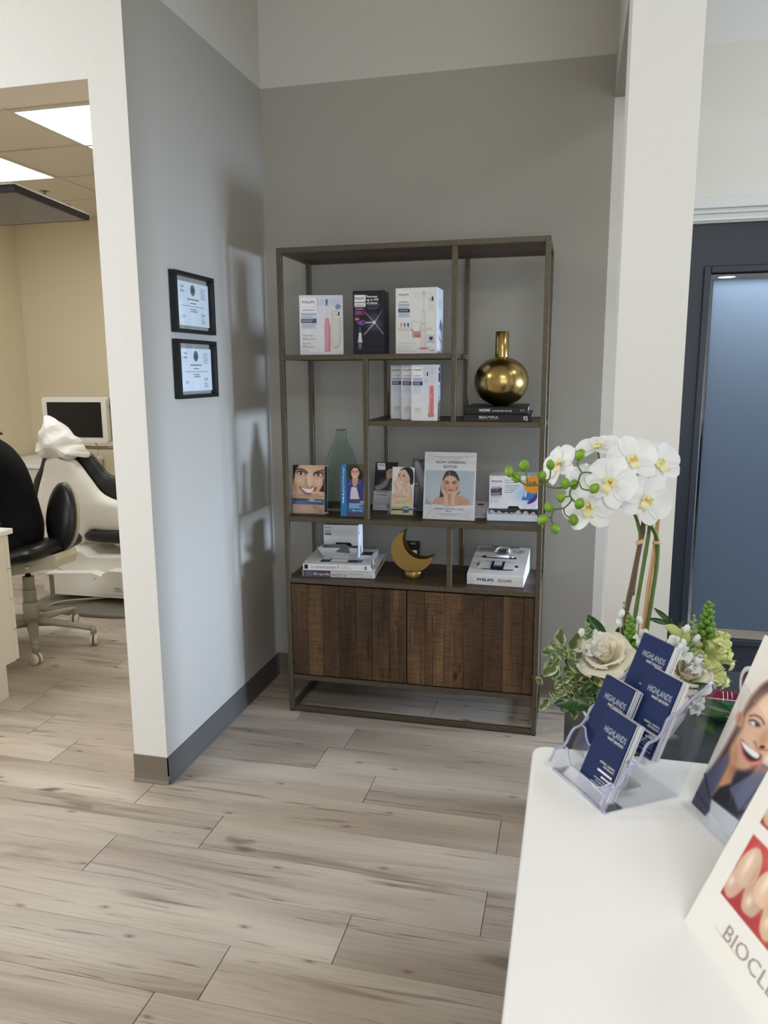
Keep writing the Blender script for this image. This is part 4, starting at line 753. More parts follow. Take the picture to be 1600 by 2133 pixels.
# dispenser carton with an orange sticker, bags in its tray
B8 = Pic(120, 110, ((915, 305), (1480, 345), (1480, 765), (915, 740)), (240, 241, 244)); B8.poly((250, 250, 252), [(930, 326), (1072, 330), (1072, 412), (930, 412)], 2); B8.line((190, 194, 204), [(930, 326), (930, 412), (1050, 414), (1072, 396), (1072, 330), (930, 326)], 2.5); B8.rect((94, 36, 92), 932, 474, 1066, 516, 2); B8.rect((24, 30, 56), 932, 518, 1066, 570, 2); B8.rect((206, 208, 214), 934, 574, 1066, 606, 2); B8.lines((220, 200, 222), 940, 1040, (486, 498), 4, .7); B8.lines((240, 240, 246), 940, 1056, (538, 556), 9, .8)
B8.shade((160, 200, 236), 1330, 560, 130, 110, .8); B8.lines((150, 152, 160), 930, 960, (626, 636, 650, 664), 5, .7); B8.lines((150, 152, 160), 972, 996, (626, 636, 650, 664), 5, .7); B8.lines((150, 152, 160), 1006, 1034, (626, 636, 650, 664), 5, .7)
B8.poly((70, 130, 196), [(1356, 478), (1460, 500), (1448, 640), (1330, 645), (1300, 630), (1330, 560)], 5, True); B8.line((206, 226, 244), [(1360, 490), (1340, 590)], 26, 8); B8.poly((88, 62, 150), [(1480, 540), (1440, 600), (1350, 690), (1370, 700), (1440, 670), (1482, 610)], 5, True); B8.line((226, 222, 232), [(1360, 690), (1330, 745)], 26, 8)
def disp():
    t = thing('sample_dispenser_carton', 'white dispenser carton with an orange sticker and bagged samples', 'box', (1.1215, -.2155, .8515), 4)
    G().box(-.097, .097, 0, .13, .032, .167, b=.001).build('carton', MAT['box_white'], t); B8.build(.192, .132, t, y=-.0004, z=.0335)
    g = G(); q = .0016; y0 = -.096
    g.box(-.100, .100, y0, .13, 0, q); g.box(-.100, .100, y0, y0+q, 0, .026); g.box(-.100, -.100+q, y0, .13, 0, .034); g.box(.100-q, .100, y0, .13, 0, .034); g.box(-.1, .1, .13-q, .13, 0, .034)
    g.prism([(-.1, .034), (-.1, .026), (-.1, .0), (-.1, .034)][:3], y0, y0+.001, 'y'); g.build('tray', MAT['box_side'], t)
    G().prism([(-.022, .0325), (.028, .0325), (.020, .044), (-.016, .044)], -.0009, -.0004, 'y').build('thumb_cutout', MAT['black'], t)
    rr = random.Random(5)
    for i in range(6):
        cx = -.078+i*.031; f = lambda u, w, cx=cx, i=i: (cx+(u-.5)*.05, -.085+w*.075, .008+.017*(math.sin(u*3.1)*.7+.35*math.sin(9*u+5*w+i)+.35*math.sin(7*w*2+i*2))*(.5+w*.5))
        G().grid(9, 9, f).build('sample_bag', MAT['bag_white'], t)
    G().cyl(0, 0, 0, .0006, .036, 24, T=Matrix.Translation((.078, -.0005, .133)) @ Matrix.Rotation(RAD(90), 4, 'X') @ Matrix.Diagonal((1, 1, 1, 1))).build('price_sticker', MAT['orange'], t)
    g = G(); text(g, 'PHILIPS', -.086, .140, .0078, .040, 0, -.001, bold=.015); text(g, 'sonicare', -.086, .1185, .0055, .038, 1, -.001, bold=.015)
    for i, s in enumerate(('Up to 7x healthier gums', 'in just 2 weeks*', 'Des gencives jusqu’à', '7 fois plus saines', 'en 2 semaines', 'seulement*')): text(g, s, -.034, .147-.0092*i-(.003 if i > 1 else 0), .0050, None if i else .075, 2, -.001, bold=.012)
    text(g, '10', .064, .126, .020, .026, 1, -.0016); g.build('lettering', [MAT['ink_blue'], MAT['ink_black'], MAT['ink_grey']], t)
mat('bag_white', (226, 228, 232), .22, spec=.7, trans=.25)
disp()
# --- fourth shelf
Z4 = .5922
def spine_fg(t):
    p = Pic(130, 14, ((0, 0), (130, 0), (130, 14), (0, 14)), (196, 192, 194)); p.rect((84, 66, 96), 0, 0, 51, 14, 1); p.shade((120, 122, 150), 12, 8, 10, 8, .7); p.rect((214, 212, 212), 51, 0, 130, 14, 1); p.rect((228, 228, 226), 122, 0, 130, 14, .6)
    p.build(.30, .0272, t, y=-.0004, z=.0008, name='spine_print')
def Lfg(g):
    text(g, 'frank', -.104, .0075, .0125, .070, 0, -.001); text(g, 'gehry', -.026, .0085, .011, .062, 1, -.001); text(g, 'Carlo Deboyser', .046, .0155, .0042, .060, 1, -.001); text(g, 'POP-UPS', -.006, .0025, .0038, .040, 1, -.001); text(g, '(', .135, .008, .010, .004, 2, -.001, bold=.03)
book('book', 'bottom book of the pair under the white dispenser, purple and grey spine', (.421, -.353, Z4), 5.5, .305, .335, .0290, 'card_white', Lfg, spine_fg, group='books under the white dispenser')
def Lum(g):
    g.box(-.135, -.120, -.0008, -.0004, .006, .024, mi=2); text(g, 'ULTRAMODERN', -.108, .009, .0105, .105, 1, -.001); text(g, 'P', .005, .008, .016, .006, 3, -.001); 
    for i in range(3): text(g, ('ARCHITECTS', 'DESIGNERS', 'AND COLLECTORS')[i], .020, .0185-.0052*i, .003, (.034, .030, .046)[i], 1, -.001)
    text(g, 'S', .118, .009, .012, .010, 2, -.001, bold=.04)
def top_um(t):
    g = G(); z = .0293
    for x0, x1, y0, y1 in ((-.075, -.04, .03, .075), (-.04, .075, .03, .037), (-.04, -.034, .037, .11), (.04, .10, .03, .075), (.06, .125, .17, .23)): g.box(x0, x1, y0, y1, z, z+.0003)
    g.build('cover_art', MAT['ink_black'], t)
book('book', 'upper white book of the pair under the dispenser, black shapes on its cover', (.414, -.356, Z4+.0292), 6.5, .283, .29, .0290, 'card_white', Lum, None, top=top_um, group='books under the white dispenser')
def disp4():
    z0 = Z4+.0590
    t = thing('packet_dispenser_carton', 'white carton with an open front tray of grey packets on books', 'box', (.402, -.245, z0), 6)
    G().box(-.075, .075, 0, .115, .052, .142, b=.001).build('carton', MAT['box_white'], t); q = .0016
    g = G(); g.box(-.075, .075, -.02, .115, 0, q); g.box(-.075, -.075+q, 0, .115, 0, .054); g.box(.075-q, .075, 0, .115, 0, .054); g.box(-.075, .075, .115-q, .115, 0, .054); g.build('lower_carton', MAT['box_white'], t)
    g = G(); g.add([(-.068, -.022, .0008), (.068, -.022, .0008), (.086, -.085, .062), (-.086, -.085, .062), (-.068, -.0206, .0008), (.068, -.0206, .0008), (.086, -.0836, .062), (-.086, -.0836, .062)], [(0, 1, 2, 3), (7, 6, 5, 4), (0, 4, 5, 1), (1, 5, 6, 2), (2, 6, 7, 3), (3, 7, 4, 0)])
    for s in (-1, 1): g.add([(s*.068, -.022, .0008), (s*.086, -.085, .062), (s*.0752, 0, .056), (s*.0752, 0, .0008), (s*.0665, -.022, .0008), (s*.0845, -.085, .062), (s*.0737, 0, .056), (s*.0737, 0, .0008)], [(0, 1, 2, 3), (7, 6, 5, 4), (0, 4, 5, 1), (1, 5, 6, 2), (2, 6, 7, 3), (3, 7, 4, 0)])
    g.build('tray_flap', MAT['box_side'], t)
    G().prism([(-.030, .0525), (.05, .0525), (.04, .066), (-.020, .066)], -.0009, -.0004, 'y').build('thumb_cutout', MAT['black'], t)
    rr = random.Random(2)
    for i in range(9):
        G().box(-.050, .050, -.002, .002, 0, .052, b=.0015).build('packet', MAT['packet'], t, (rr.uniform(-.012, .012), -.012-.0058*i, .008+.0052*i*.7), (RAD(38+rr.uniform(-4, 4)), RAD(rr.uniform(-7, 7)), RAD(rr.uniform(-6, 6))))
    p = Pic(40, 50, ((0, 0), (40, 0), (40, 50), (0, 50)), (242, 243, 246)); p.line((190, 194, 204), [(2, 2), (2, 20), (34, 20), (38, 17), (38, 2), (2, 2)], 1.4); p.rect((210, 214, 222), 2, 23, 38, 34, .8); p.rect((64, 100, 150), 2, 37, 38, 48, .8); p.shade((150, 190, 220), 20, 40, 20, 4, .6)
    p.build(.030, .040, t, x=-.071, y=-.0004, z=.096); o = p.build(.022, .038, t, x=0, z=.098, name='side_print'); o.location = (.0754, .010, 0); o.rotation_euler = (0, 0, RAD(90))
    g = G(); text(g, 'PHILIPS', -.069, .1275, .0050, .026, 0, -.001, bold=.02); text(g, 'Zoom!', -.068, .1135, .0050, .020, 1, -.001); g.build('lettering', [MAT['ink_blue'], MAT['ink_black']], t)
    g = G(); text(g, 'Love your smile', 0, .040, .0055, .062, 0, 0, 'C'); text(g, 'WHITENING KIT', 0, .026, .0045, .070, 0, 0, 'C'); o = g.build('flap_lettering', MAT['ink_grey'], t, (0, -.0229, .0008), (RAD(45.8), 0, 0))
mat('packet', (118, 120, 124), .3, .3)
disp4()
def moon():
    t = thing('moon_bowl', 'gold crescent moon ornament on a round gold foot', 'ornament', (.7235, -.272, Z4))
    G().lathe([(.0, .001), (.039, 0), (.0395, .002), (.0395, .028), (.038, .030), (0, .030)], 36).build('foot', MAT['gold_dull'], t)
    cz, R0 = .116, .0885; ccx, ccz, R1 = .040, .164, .0795
    # crescent: outer circle minus a circle up to the right
    d = math.hypot(ccx, ccz-cz); a = math.atan2(ccz-cz, ccx); th = math.acos((R0*R0+d*d-R1*R1)/(2*R0*d)); ph = math.acos((R1*R1+d*d-R0*R0)/(2*R1*d))
    o = [(R0*math.cos(a+th+(2*math.pi-2*th)*i/40), cz+R0*math.sin(a+th+(2*math.pi-2*th)*i/40)) for i in range(41)]
    i_ = [(ccx+R1*math.cos(a+math.pi+ph-2*ph*i/30), ccz+R1*math.sin(a+math.pi+ph-2*ph*i/30)) for i in range(31)]
    n = len(o); m = len(i_)
    g = G()   # front and back plates, outer band
    for y, s in ((-.030, 0), (.030, 1)):
        vs = [(x, y, z) for x, z in o]+[(x, y, z) for x, z in i_][1:-1]; f = tuple(range(len(vs))); g.add(vs, [f if s == 0 else f[::-1]])
    vs = [(x, y, z) for y in (-.030, .030) for x, z in o]; g.add(vs, [(i, i+1, n+i+1, n+i) for i in range(n-1)], 0, True); g.build('crescent', MAT['gold_dull'], t)
    # lining of the trough: a shallower arc seen from above
    vs = [(x*.93, y, cz+(z-cz)*.93) for y in (-.0292, .0292) for x, z in o[1:-1]]; k = n-2; G().add(vs, [(i, i+1, k+i+1, k+i) for i in range(k-1)], 0, True).build('lining', MAT['gold_dull'], t)
moon()
def headbox():
    t = thing('brush_head_carton', 'small black hanging carton standing behind the gold moon', 'box', (.704, -.200, Z4), 3)
    G().box(-.031, .031, 0, .028, 0, .112, b=.0008).build('carton', MAT['black'], t); g = G(); g.prism([(-.031, .112), (.031, .112), (.031, .134), (-.031, .134)], .012, .0128, 'y'); g.build('hang_tab', MAT['black'], t)
    G().prism([(-.012, .119), (.012, .119), (.012, .124), (.004, .127), (-.004, .127), (-.012, .124)], .0114, .0119, 'y').build('hang_slot', MAT['ink_grey'], t)
    G().box(-.019, .019, -.0006, -.0001, .060, .096).build('label_panel', MAT['ink_white'], t)
    g = G(); text(g, 'PHILIPS', 0, .081, .0058, .031, 0, -.001, 'C', bold=.015); text(g, 'sonicare', 0, .065, .0045, .030, 1, -.001, 'C', bold=.015); g.build('lettering', [MAT['ink_blue'], MAT['ink_black']], t)
headbox()
def zoombox():
    t = thing('whitening_display_carton', 'white wedge display carton with cut-out windows at the right of the lowest shelf', 'box', (1.066, -.334, Z4), -2)
    w, hf, hb, dp = .224, .044, .098, .27
    G().prism([(0, 0), (dp, 0), (dp, hb), (.004, hf), (0, hf-.003)], -w/2, w/2, 'x').build('carton', MAT['box_white'], t)
    al = math.atan2(hb-hf, dp); TM = Matrix.Translation((0, .002, hf+.0006)) @ Matrix.Rotation(al, 4, 'X')
    def slab(name, out, m, h=.0008, z=0): return G().prism(out, z, z+h, 'z', T=TM).build(name, MAT[m], t)
    win = crm([(-.086, .085), (-.074, .070), (-.06, .048), (.055, .045), (.07, .07), (.084, .083), (.07, .098), (.055, .118), (-.05, .122), (-.072, .1)], 5)
    slab('window', win, 'frame_black'); slab('window', crm([(-.075, .160), (-.06, .154), (.05, .154), (.066, .160), (.05, .172), (-.06, .174)], 5), 'frame_black'); slab('window', [(.0+.032*math.cos(a), .225+.034*math.sin(a)) for a in np.linspace(0, 6.28, 25)[:-1]], 'ink_grey')
    slab('syringe_card', [(-.078, .052), (-.026, .050), (-.026, .112), (-.072, .112)], 'ink_white', .003, .001); slab('syringe_card', [(.026, .050), (.072, .052), (.068, .108), (.026, .112)], 'ink_white', .003, .001); slab('syringe_card', [(-.026, .050), (.026, .050), (.026, .116), (-.026, .116)], 'navy_card', .004, .001); slab('label_panel', [(-.016, .078), (.016, .078), (.016, .112), (-.016, .112)], 'ink_white', .001, .005); slab('label_strip', [(-.016, .066), (.016, .066), (.016, .074), (-.016, .074)], 'bud', .001, .005)
    g = G(); g.tube([(-.058, .164, .004), (.035, .164, .004)], .006, 10, T=TM); g.tube([(.035, .164, .004), (.055, .164, .004)], .003, 8, T=TM); g.build('whitening_pen', MAT['ink_white'], t)
    g = G(); g.tube([(.026*math.cos(a), .222+.030*math.sin(a), .004) for a in np.linspace(-.35, 3.5, 16)], .007, 8, T=TM); g.build('dental_arch', MAT['paper'], t)
    g = G(); TT = TM @ Matrix.Rotation(RAD(-90), 4, 'X')
    text(g, 'PHILIPS', -.096, .246, .010, .05, 0, -.0014, T=TT); text(g, 'ZOOM!', -.096, .228, .012, .056, 1, -.0014, T=TT); text(g, '#1', .070, .222, .010, .016, 2, -.0014, T=TT); g.tube([(.078+.016*math.cos(a), .226+.015*math.sin(a), .001) for a in np.linspace(0, 6.28, 20)], .001, 4, 2, TM)
    text(g, 'PHILIPS', -.071, .016, .0115, .066, 3, -.0012, bold=.02); text(g, 'ZOOM!', .010, .016, .0115, .056, 1, -.0012); g.build('lettering', [MAT['ink_black'], MAT['ink_black'], MAT['ink_grey'], MAT['ink_blue']], t)
    g = G(); g.box(-.05, -.02, dp-.012, dp-.004, hb, hb+.004, b=.001); g.box(.03, .07, dp-.012, dp-.004, hb, hb+.004, b=.001); g.build('lock_tab', MAT['ink_grey'], t)
zoombox()
def rrect(x0, x1, y0, y1, r, n=6):
    o = []
    for cx, cy, a0 in ((x1-r, y1-r, 0), (x0+r, y1-r, 90), (x0+r, y0+r, 180), (x1-r, y0+r, 270)):
        for i in range(n+1): a = RAD(a0+90*i/n); o.append((cx+r*math.cos(a), cy+r*math.sin(a)))
    return o
# ------------------------------------------------------------------ surgery furniture
c = thing('drawer_cabinet', 'white laminate drawer cabinet under a white worktop by the doorway', 'cabinet', (-1.42, -.68, 0))
g = G(); g.box(-.34, .34, -.21, .195, .15, .733); g.box(-.34, .34, -.21, .13, 0, .15); g.build('body', MAT['white_lam'], c)
zs = [.152, .295, .438, .577, .731]
for a, b2 in zip(zs, zs[1:]):
    dr = G().box(-.338, .343, .196, .215, a+.002, b2-.002, b=.0012).build('drawer', MAT['white_lam'], c)
    G().tube([(-.08, .216, (a+b2)/2+.03), (-.08, .24, (a+b2)/2+.03), (.08, .24, (a+b2)/2+.03), (.08, .216, (a+b2)/2+.03)], .005, 8).build('handle', MAT['steel'], dr)
w_ = G().box(-1.80, -1.06, -.895, -.4495, .7345, .7585, b=.003).build('worktop', MAT['white_top']); tag(w_, 'white worktop slab on the drawer cabinet by the doorway', 'worktop')
c = thing('low_cabinet', 'low cream cabinet in the far corner behind the treatment chair', 'cabinet', (-2.99, 2.28, 0))
g = G(); g.box(-.33, .33, -.34, .34, .08, .69); g.box(-.33, .33, -.28, .34, 0, .08); g.build('body', MAT['ivory_white'], c)
for x in (-.165, .165): G().box(x-.162, x+.162, -.358, -.341, .085, .685, b=.001).build('door', MAT['ivory_white'], c)
G().box(-.345, .345, -.37, .345, .69, .72, b=.003).build('countertop', MAT['white_top'], c)
# --- wheeled stool
def stool():
    t = thing('wheeled_stool', 'grey wheeled dental stool with black seat and padded backrest', 'stool', (-1.44, .08, 0), 0)
    for k, a in enumerate((-50, 10, 88, 158, 230)):
        ca, sa = math.cos(RAD(a)), math.sin(RAD(a)); R = .335; P_ = lambda r, z: (r*ca, r*sa, z)
        G().tube([P_(.02, .125), P_(.12, .122), P_(.25, .105), P_(R-.01, .092)], [.034, .027, .021, .019], 10, flat=.72).build('base_arm', MAT['grey_plastic'], t)
        cw = thing('x', '', '') if False else None
        g = G(); g.tube([P_(R, .10), P_(R, .066)], .016, 10); M_ = Matrix.Translation(P_(R, .0295)) @ Matrix.Rotation(RAD(a+(35, 100, 20, 60, 10)[k]), 4, 'Z') @ Matrix.Rotation(RAD(90), 4, 'X')
        o = g.build('caster', MAT['grey_plastic'], t)
        for s in (-.013, .013): G().lathe([(.004, -.009), (.024, -.009), (.0285, -.006), (.0295, 0), (.0285, .006), (.024, .009), (.004, .009)], 20, T=M_ @ Matrix.Translation((0, 0, s))).build('wheel', MAT['ivory'], o)
        G().lathe([(.0298, -.0015), (.0300, 0), (.0298, .0015)], 20, T=M_).build('tread_band', MAT['black'], o)
    g = G(); g.cyl(0, 0, .10, .235, .040, 20, b=.003); g.cyl(0, 0, .235, .305, .034, 20, b=.002); g.cyl(0, 0, .305, .375, .030, 20, b=.002); g.build('post', MAT['grey_plastic'], t)
    G().cyl(0, 0, .375, .42, .014, 14).build('piston', MAT['black'], t)
    TT = Matrix.Translation((.02, 0, .455)) @ Matrix.Rotation(RAD(-13), 4, 'Y')
    g = G(); g.prism([(-.13, -.045), (.21, -.05), (.235, -.01), (.235, .02), (-.15, .02), (-.15, -.02)], -.085, .085, 'y', T=TT); g.build('seat_plate', MAT['ivory'], t)
    g = G(); [g.cyl(x, 0, -.088, -.084, .010, 12, T=TT @ Matrix.Rotation(RAD(90), 4, 'X')) for x in (-.08, .06, .16)]; g.build('bolt', MAT['steel'], t)
    o = crm([(-.24, -.19), (-.10, -.225), (.10, -.225), (.22, -.19), (.245, 0), (.22, .19), (.10, .225), (-.10, .225), (-.24, .19), (-.26, 0)], 4)
    g = G(); g.pillow(o, .052, 7, T=TT @ Matrix.Translation((-.01, 0, .058)) @ Matrix.Rotation(RAD(90), 4, 'X'), back=.045, power=3.2); g.build('seat', MAT['vinyl_black'], t)
    TB = Matrix.Translation((.205, .045, .70)) @ Matrix.Rotation(RAD(-26), 4, 'Z') @ Matrix.Rotation(RAD(-8), 4, 'X')
    o = [(.135*math.cos(a)*(1-.12*math.sin(a)), .178*math.sin(a)) for a in np.linspace(0, 2*math.pi, 33)[:-1]]
    G().pillow(o, .042, 7, T=TB, back=.012, power=2.6).build('backrest', MAT['vinyl_black'], t)
    G().pillow([(x*1.02, z*1.02) for x, z in o], .002, 4, T=TB @ Matrix.Translation((0, .016, 0)), back=.028, power=2.6).build('backrest_shell', MAT['ivory'], t)
    g = G(); g.tube([(.225, .07, .60), (.215, .06, .53), (.17, .03, .485)], .016, 8); g.build('backrest_stem', MAT['ivory'], t)
    G().box(.205, .228, -.10, -.088, .29, .42, b=.003).build('tilt_lever', MAT['base_grey'], t)
    g = G(); g.tube([(.06, -.07, .44), (.10, -.12, .455)], .004, 6); g.cyl(0, 0, -.008, .008, .010, 10, T=Matrix.Translation((.10, -.125, .457))); g.build('height_knob', MAT['ivory'], t)
stool()
# --- treatment chair
def dental_chair():
    t = thing('treatment_chair', 'dental treatment chair with white shell and black upholstery, seen from behind', 'chair', (-1.55, .95, 0))
    D = Matrix.Translation((1.55, 0, 0))
    cu = crm([(-1.965, .935), (-2.025, .83), (-2.085, .72), (-2.06, .59), (-2.0, .50), (-1.75, .44), (-1.4, .47), (-1.26, .58), (-1.25, .72), (-1.41, .775), (-1.52, .80), (-1.60, .885), (-1.66, .94), (-1.80, .955)], 4)
    G().pillow(cu, .03, 6, T=D @ Matrix.Translation((0, .045, 0)), back=.07, power=2.4).build('backrest', MAT['vinyl_black'], t)
    shl = crm([(-1.93, .895), (-1.86, .92), (-1.745, .905), (-1.69, .865), (-1.62, .775), (-1.53, .675), (-1.36, .615), (-1.28, .57), (-1.27, .46), (-1.45, .43), (-1.62, .445), (-1.665, .40), (-1.72, .345), (-1.88, .40), (-2.0, .49), (-2.035, .57), (-2.005, .70), (-1.965, .80)], 4)
    G().pillow(shl, .055, 7, T=D, back=.01, power=2.6).build('backrest_shell', MAT['ivory_white'], t)
    G().tube([(-.24, -.02, .90), (-.235, -.01, .98)], .03, 10).build('headrest_post', MAT['vinyl_black'], t)
    hd = crm([(-1.93, .99), (-1.91, .945), (-1.86, .925), (-1.76, .925), (-1.71, .945), (-1.72, .985), (-1.77, 1.03), (-1.84, 1.06), (-1.90, 1.06)], 4)
    G().pillow(hd, .05, 7, T=D @ Matrix.Translation((0, .0, 0)), back=.035, power=2.2).build('headrest', MAT['vinyl_black'], t)
    # crumpled protective cover over the headrest
    cv = [(-1.912, 1.178), (-1.925, 1.10), (-1.962, 1.04), (-1.99, .985), (-1.985, .935), (-1.93, .905), (-1.86, .898), (-1.76, .902), (-1.70, .915), (-1.64, .905), (-1.648, .935), (-1.665, .97), (-1.695, 1.03), (-1.74, 1.075), (-1.81, 1.125)]
    rr = random.Random(4); cv2 = []
    for i in range(len(cv)):
        a, b2 = cv[i], cv[(i+1) % len(cv)]
        for s in (0, .33, .66): cv2.append((a[0]+(b2[0]-a[0])*s+(rr.uniform(-.006, .006) if s else 0), a[1]+(b2[1]-a[1])*s+(rr.uniform(-.006, .006) if s else 0)))
    g = G(); g.pillow(cv2, .10, 7, T=D @ Matrix.Translation((0, .0, 0)), back=.065, power=2.3)
    g.v = [(x+.006*math.sin(21*z+35*y), y+.013*math.sin(26*x+31*z)+.009*math.sin(47*z-30*x), z+.005*math.sin(40*x)) for x, y, z in g.v]; g.s = [False]*len(g.s)
    g.build('headrest_cover', MAT['paper_cover'], t, label='white crumpled paper cover pulled over the headrest')
    G().box(-.10, .42, .03, .62, .345, .43, b=.02).build('seat_shell', MAT['ivory_white'], t)
    st = crm([(-.13, .39), (-.12, .43), (.0, .452), (.38, .46), (.43, .43), (.42, .395), (.3, .372), (-.06, .372)], 4)
    G().pillow(st, .12, 6, T=Matrix.Translation((0, .05, 0)), back=.55, power=5).build('seat', MAT['vinyl_black'], t)
    G().prism([(-.27, .31), (-.22, .345), (-.08, .335), (-.02, .30), (.36, .315), (.42, .26), (.40, .20), (.18, .19), (.02, .215), (-.2, .205), (-.27, .24)], -.16, .16, 'y').build('lift_arm', MAT['ivory_white'], t)
    hb = G(); hb.prism([(-.30, .10), (-.28, .205), (.05, .225), (.12, .205), (.42, .205), (.46, .10), (.44, .075), (-.24, .075)], -.24, .14, 'y'); hb.build('motor_housing', MAT['ivory_white'], t)
    G().prism([(.10, .10), (.13, .225), (.17, .245), (.42, .245), (.46, .10)], -.25, .10, 'y').build('housing_cover', MAT['ivory_white'], t)
    g = G(); text(g, '7400', .205, .128, .016, .05, 0, -.2508); g.box(.205, .30, -.2508, -.2503, .120, .1225); [g.cyl(x, z, .2402, .2412, .004, 10, T=Matrix.Rotation(RAD(90), 4, 'X')) for x, z in ((-.26, .19), (.07, .19))]; g.build('lettering', MAT['ink_black'], t)
    g = G(); g.prism([(-.10, .03), (-.02, .075), (.30, .09), (.40, .075), (.46, .03)], -.12, .30, 'y'); g.build('base_hump', MAT['base_grey'], t)
    o = crm([(-.36, -.30), (0, -.40), (.36, -.38), (.50, -.2), (.52, .35), (.3, .6), (-.1, .55), (-.32, .2)], 5)
    g = G(); n = len(o); vs = []; fs = []
    for k, z in ((1.0, .001), (1.0, .012), (.96, .022), (.75, .034), (.45, .05)): vs += [(.05+(x-.05)*k, y*k, z) for x, y in o]
    for i in range(4): fs += [(i*n+j, i*n+(j+1) % n, (i+1)*n+(j+1) % n, (i+1)*n+j) for j in range(n)]
    fs.append(tuple(range(4*n, 5*n))); g.add(vs, fs, 0, True); g.build('base_plate', MAT['base_grey'], t)
    G().tube(crm([(.35, -.05, .075), (.1, -.22, .065), (-.12, -.30, .05), (-.24, -.34, .012), (-.27, -.42, .006)], 6, False), .007, 8).build('hose', MAT['grey_plastic'], t)
dental_chair()
# --- monitor on its arm
m = thing('monitor', 'white framed monitor on a jointed arm behind the treatment chair', 'monitor', (-2.235, 1.70, 1.095), 2)
g = G(); o = rrect(-.262, .262, -.166, .166, .02); g.prism(o, -.012, .03, 'y'); g.build('housing', MAT['ivory_white'], m)
G().prism([(x*.985, z*.98) for x, z in o], .03, .06, 'y').build('back_cover', MAT['grey_plastic'], m)
G().box(-.222, .222, -.0132, -.0121, -.128, .130).build('screen', MAT['screen_black'], m)
G().tube(crm([(-.02, .03, -.205), (.18, .03, -.208), (.30, .03, -.195), (.325, .03, -.12), (.325, .03, .09)], 6, False), .013, 10).build('arm', MAT['grey_plastic'], m)
g = G(); g.tube([(.26, .045, .10), (.40, .045, .10)], .012, 8); g.tube([(.40, .045, -1.09), (.40, .045, .16)], .02, 12); g.cyl(.40, .045, -1.094, -1.07, .14, 24); g.tube([(0, .05, -.02), (0, .03, -.205)], .02, 10); g.build('stand_pole', MAT['grey_plastic'], m)
G().tube(crm([(.13, .02, -.16), (.15, .03, -.22), (.13, .03, -.28), (.155, .05, -.36), (.15, .08, -.5)], 5, False), .005, 6).build('cable', MAT['ivory'], m)
# --- hanging screen
s = thing('ceiling_screen', 'flat black screen hung face down from the surgery ceiling', 'screen', (-1.13, -.43, 2.10)); s.rotation_euler = (RAD(-3.2), 0, RAD(0))
G().box(-.40, .40, -.232, .232, 0, .026, b=.003).build('bezel', MAT['black'], s); G().box(-.385, .385, -.215, .215, -.0008, -.0001).build('screen', MAT['tv_screen_sheen'], s)
G().prism(rrect(-.39, .39, -.222, .222, .015), .026, .034, 'z').build('back_cover', MAT['ivory_white'], s)
g = G(); g.box(-.13, .13, -.13, .13, .034, .075, b=.01); g.box(-.09, .09, -.02, .02, .075, .09); g.build('mount_plate', MAT['ivory_white'], s)
g = G(); g.tube([(0, 0, .08), (0, .02, .632)], .022, 14); g.cyl(0, .02, .612, .626, .07, 20); g.build('drop_pole', MAT['ivory_white'], s)
g = G(); g.tube(crm([(.22, .08, .036), (.30, .10, .05), (.345, .14, .04), (.34, .02, .05), (.27, .0, .038)], 5, False), .004, 6); g.tube(crm([(.25, .12, .036), (.33, .16, .055), (.36, .19, .037)], 5, False), .004, 6); g.build('cable', MAT['black'], s)
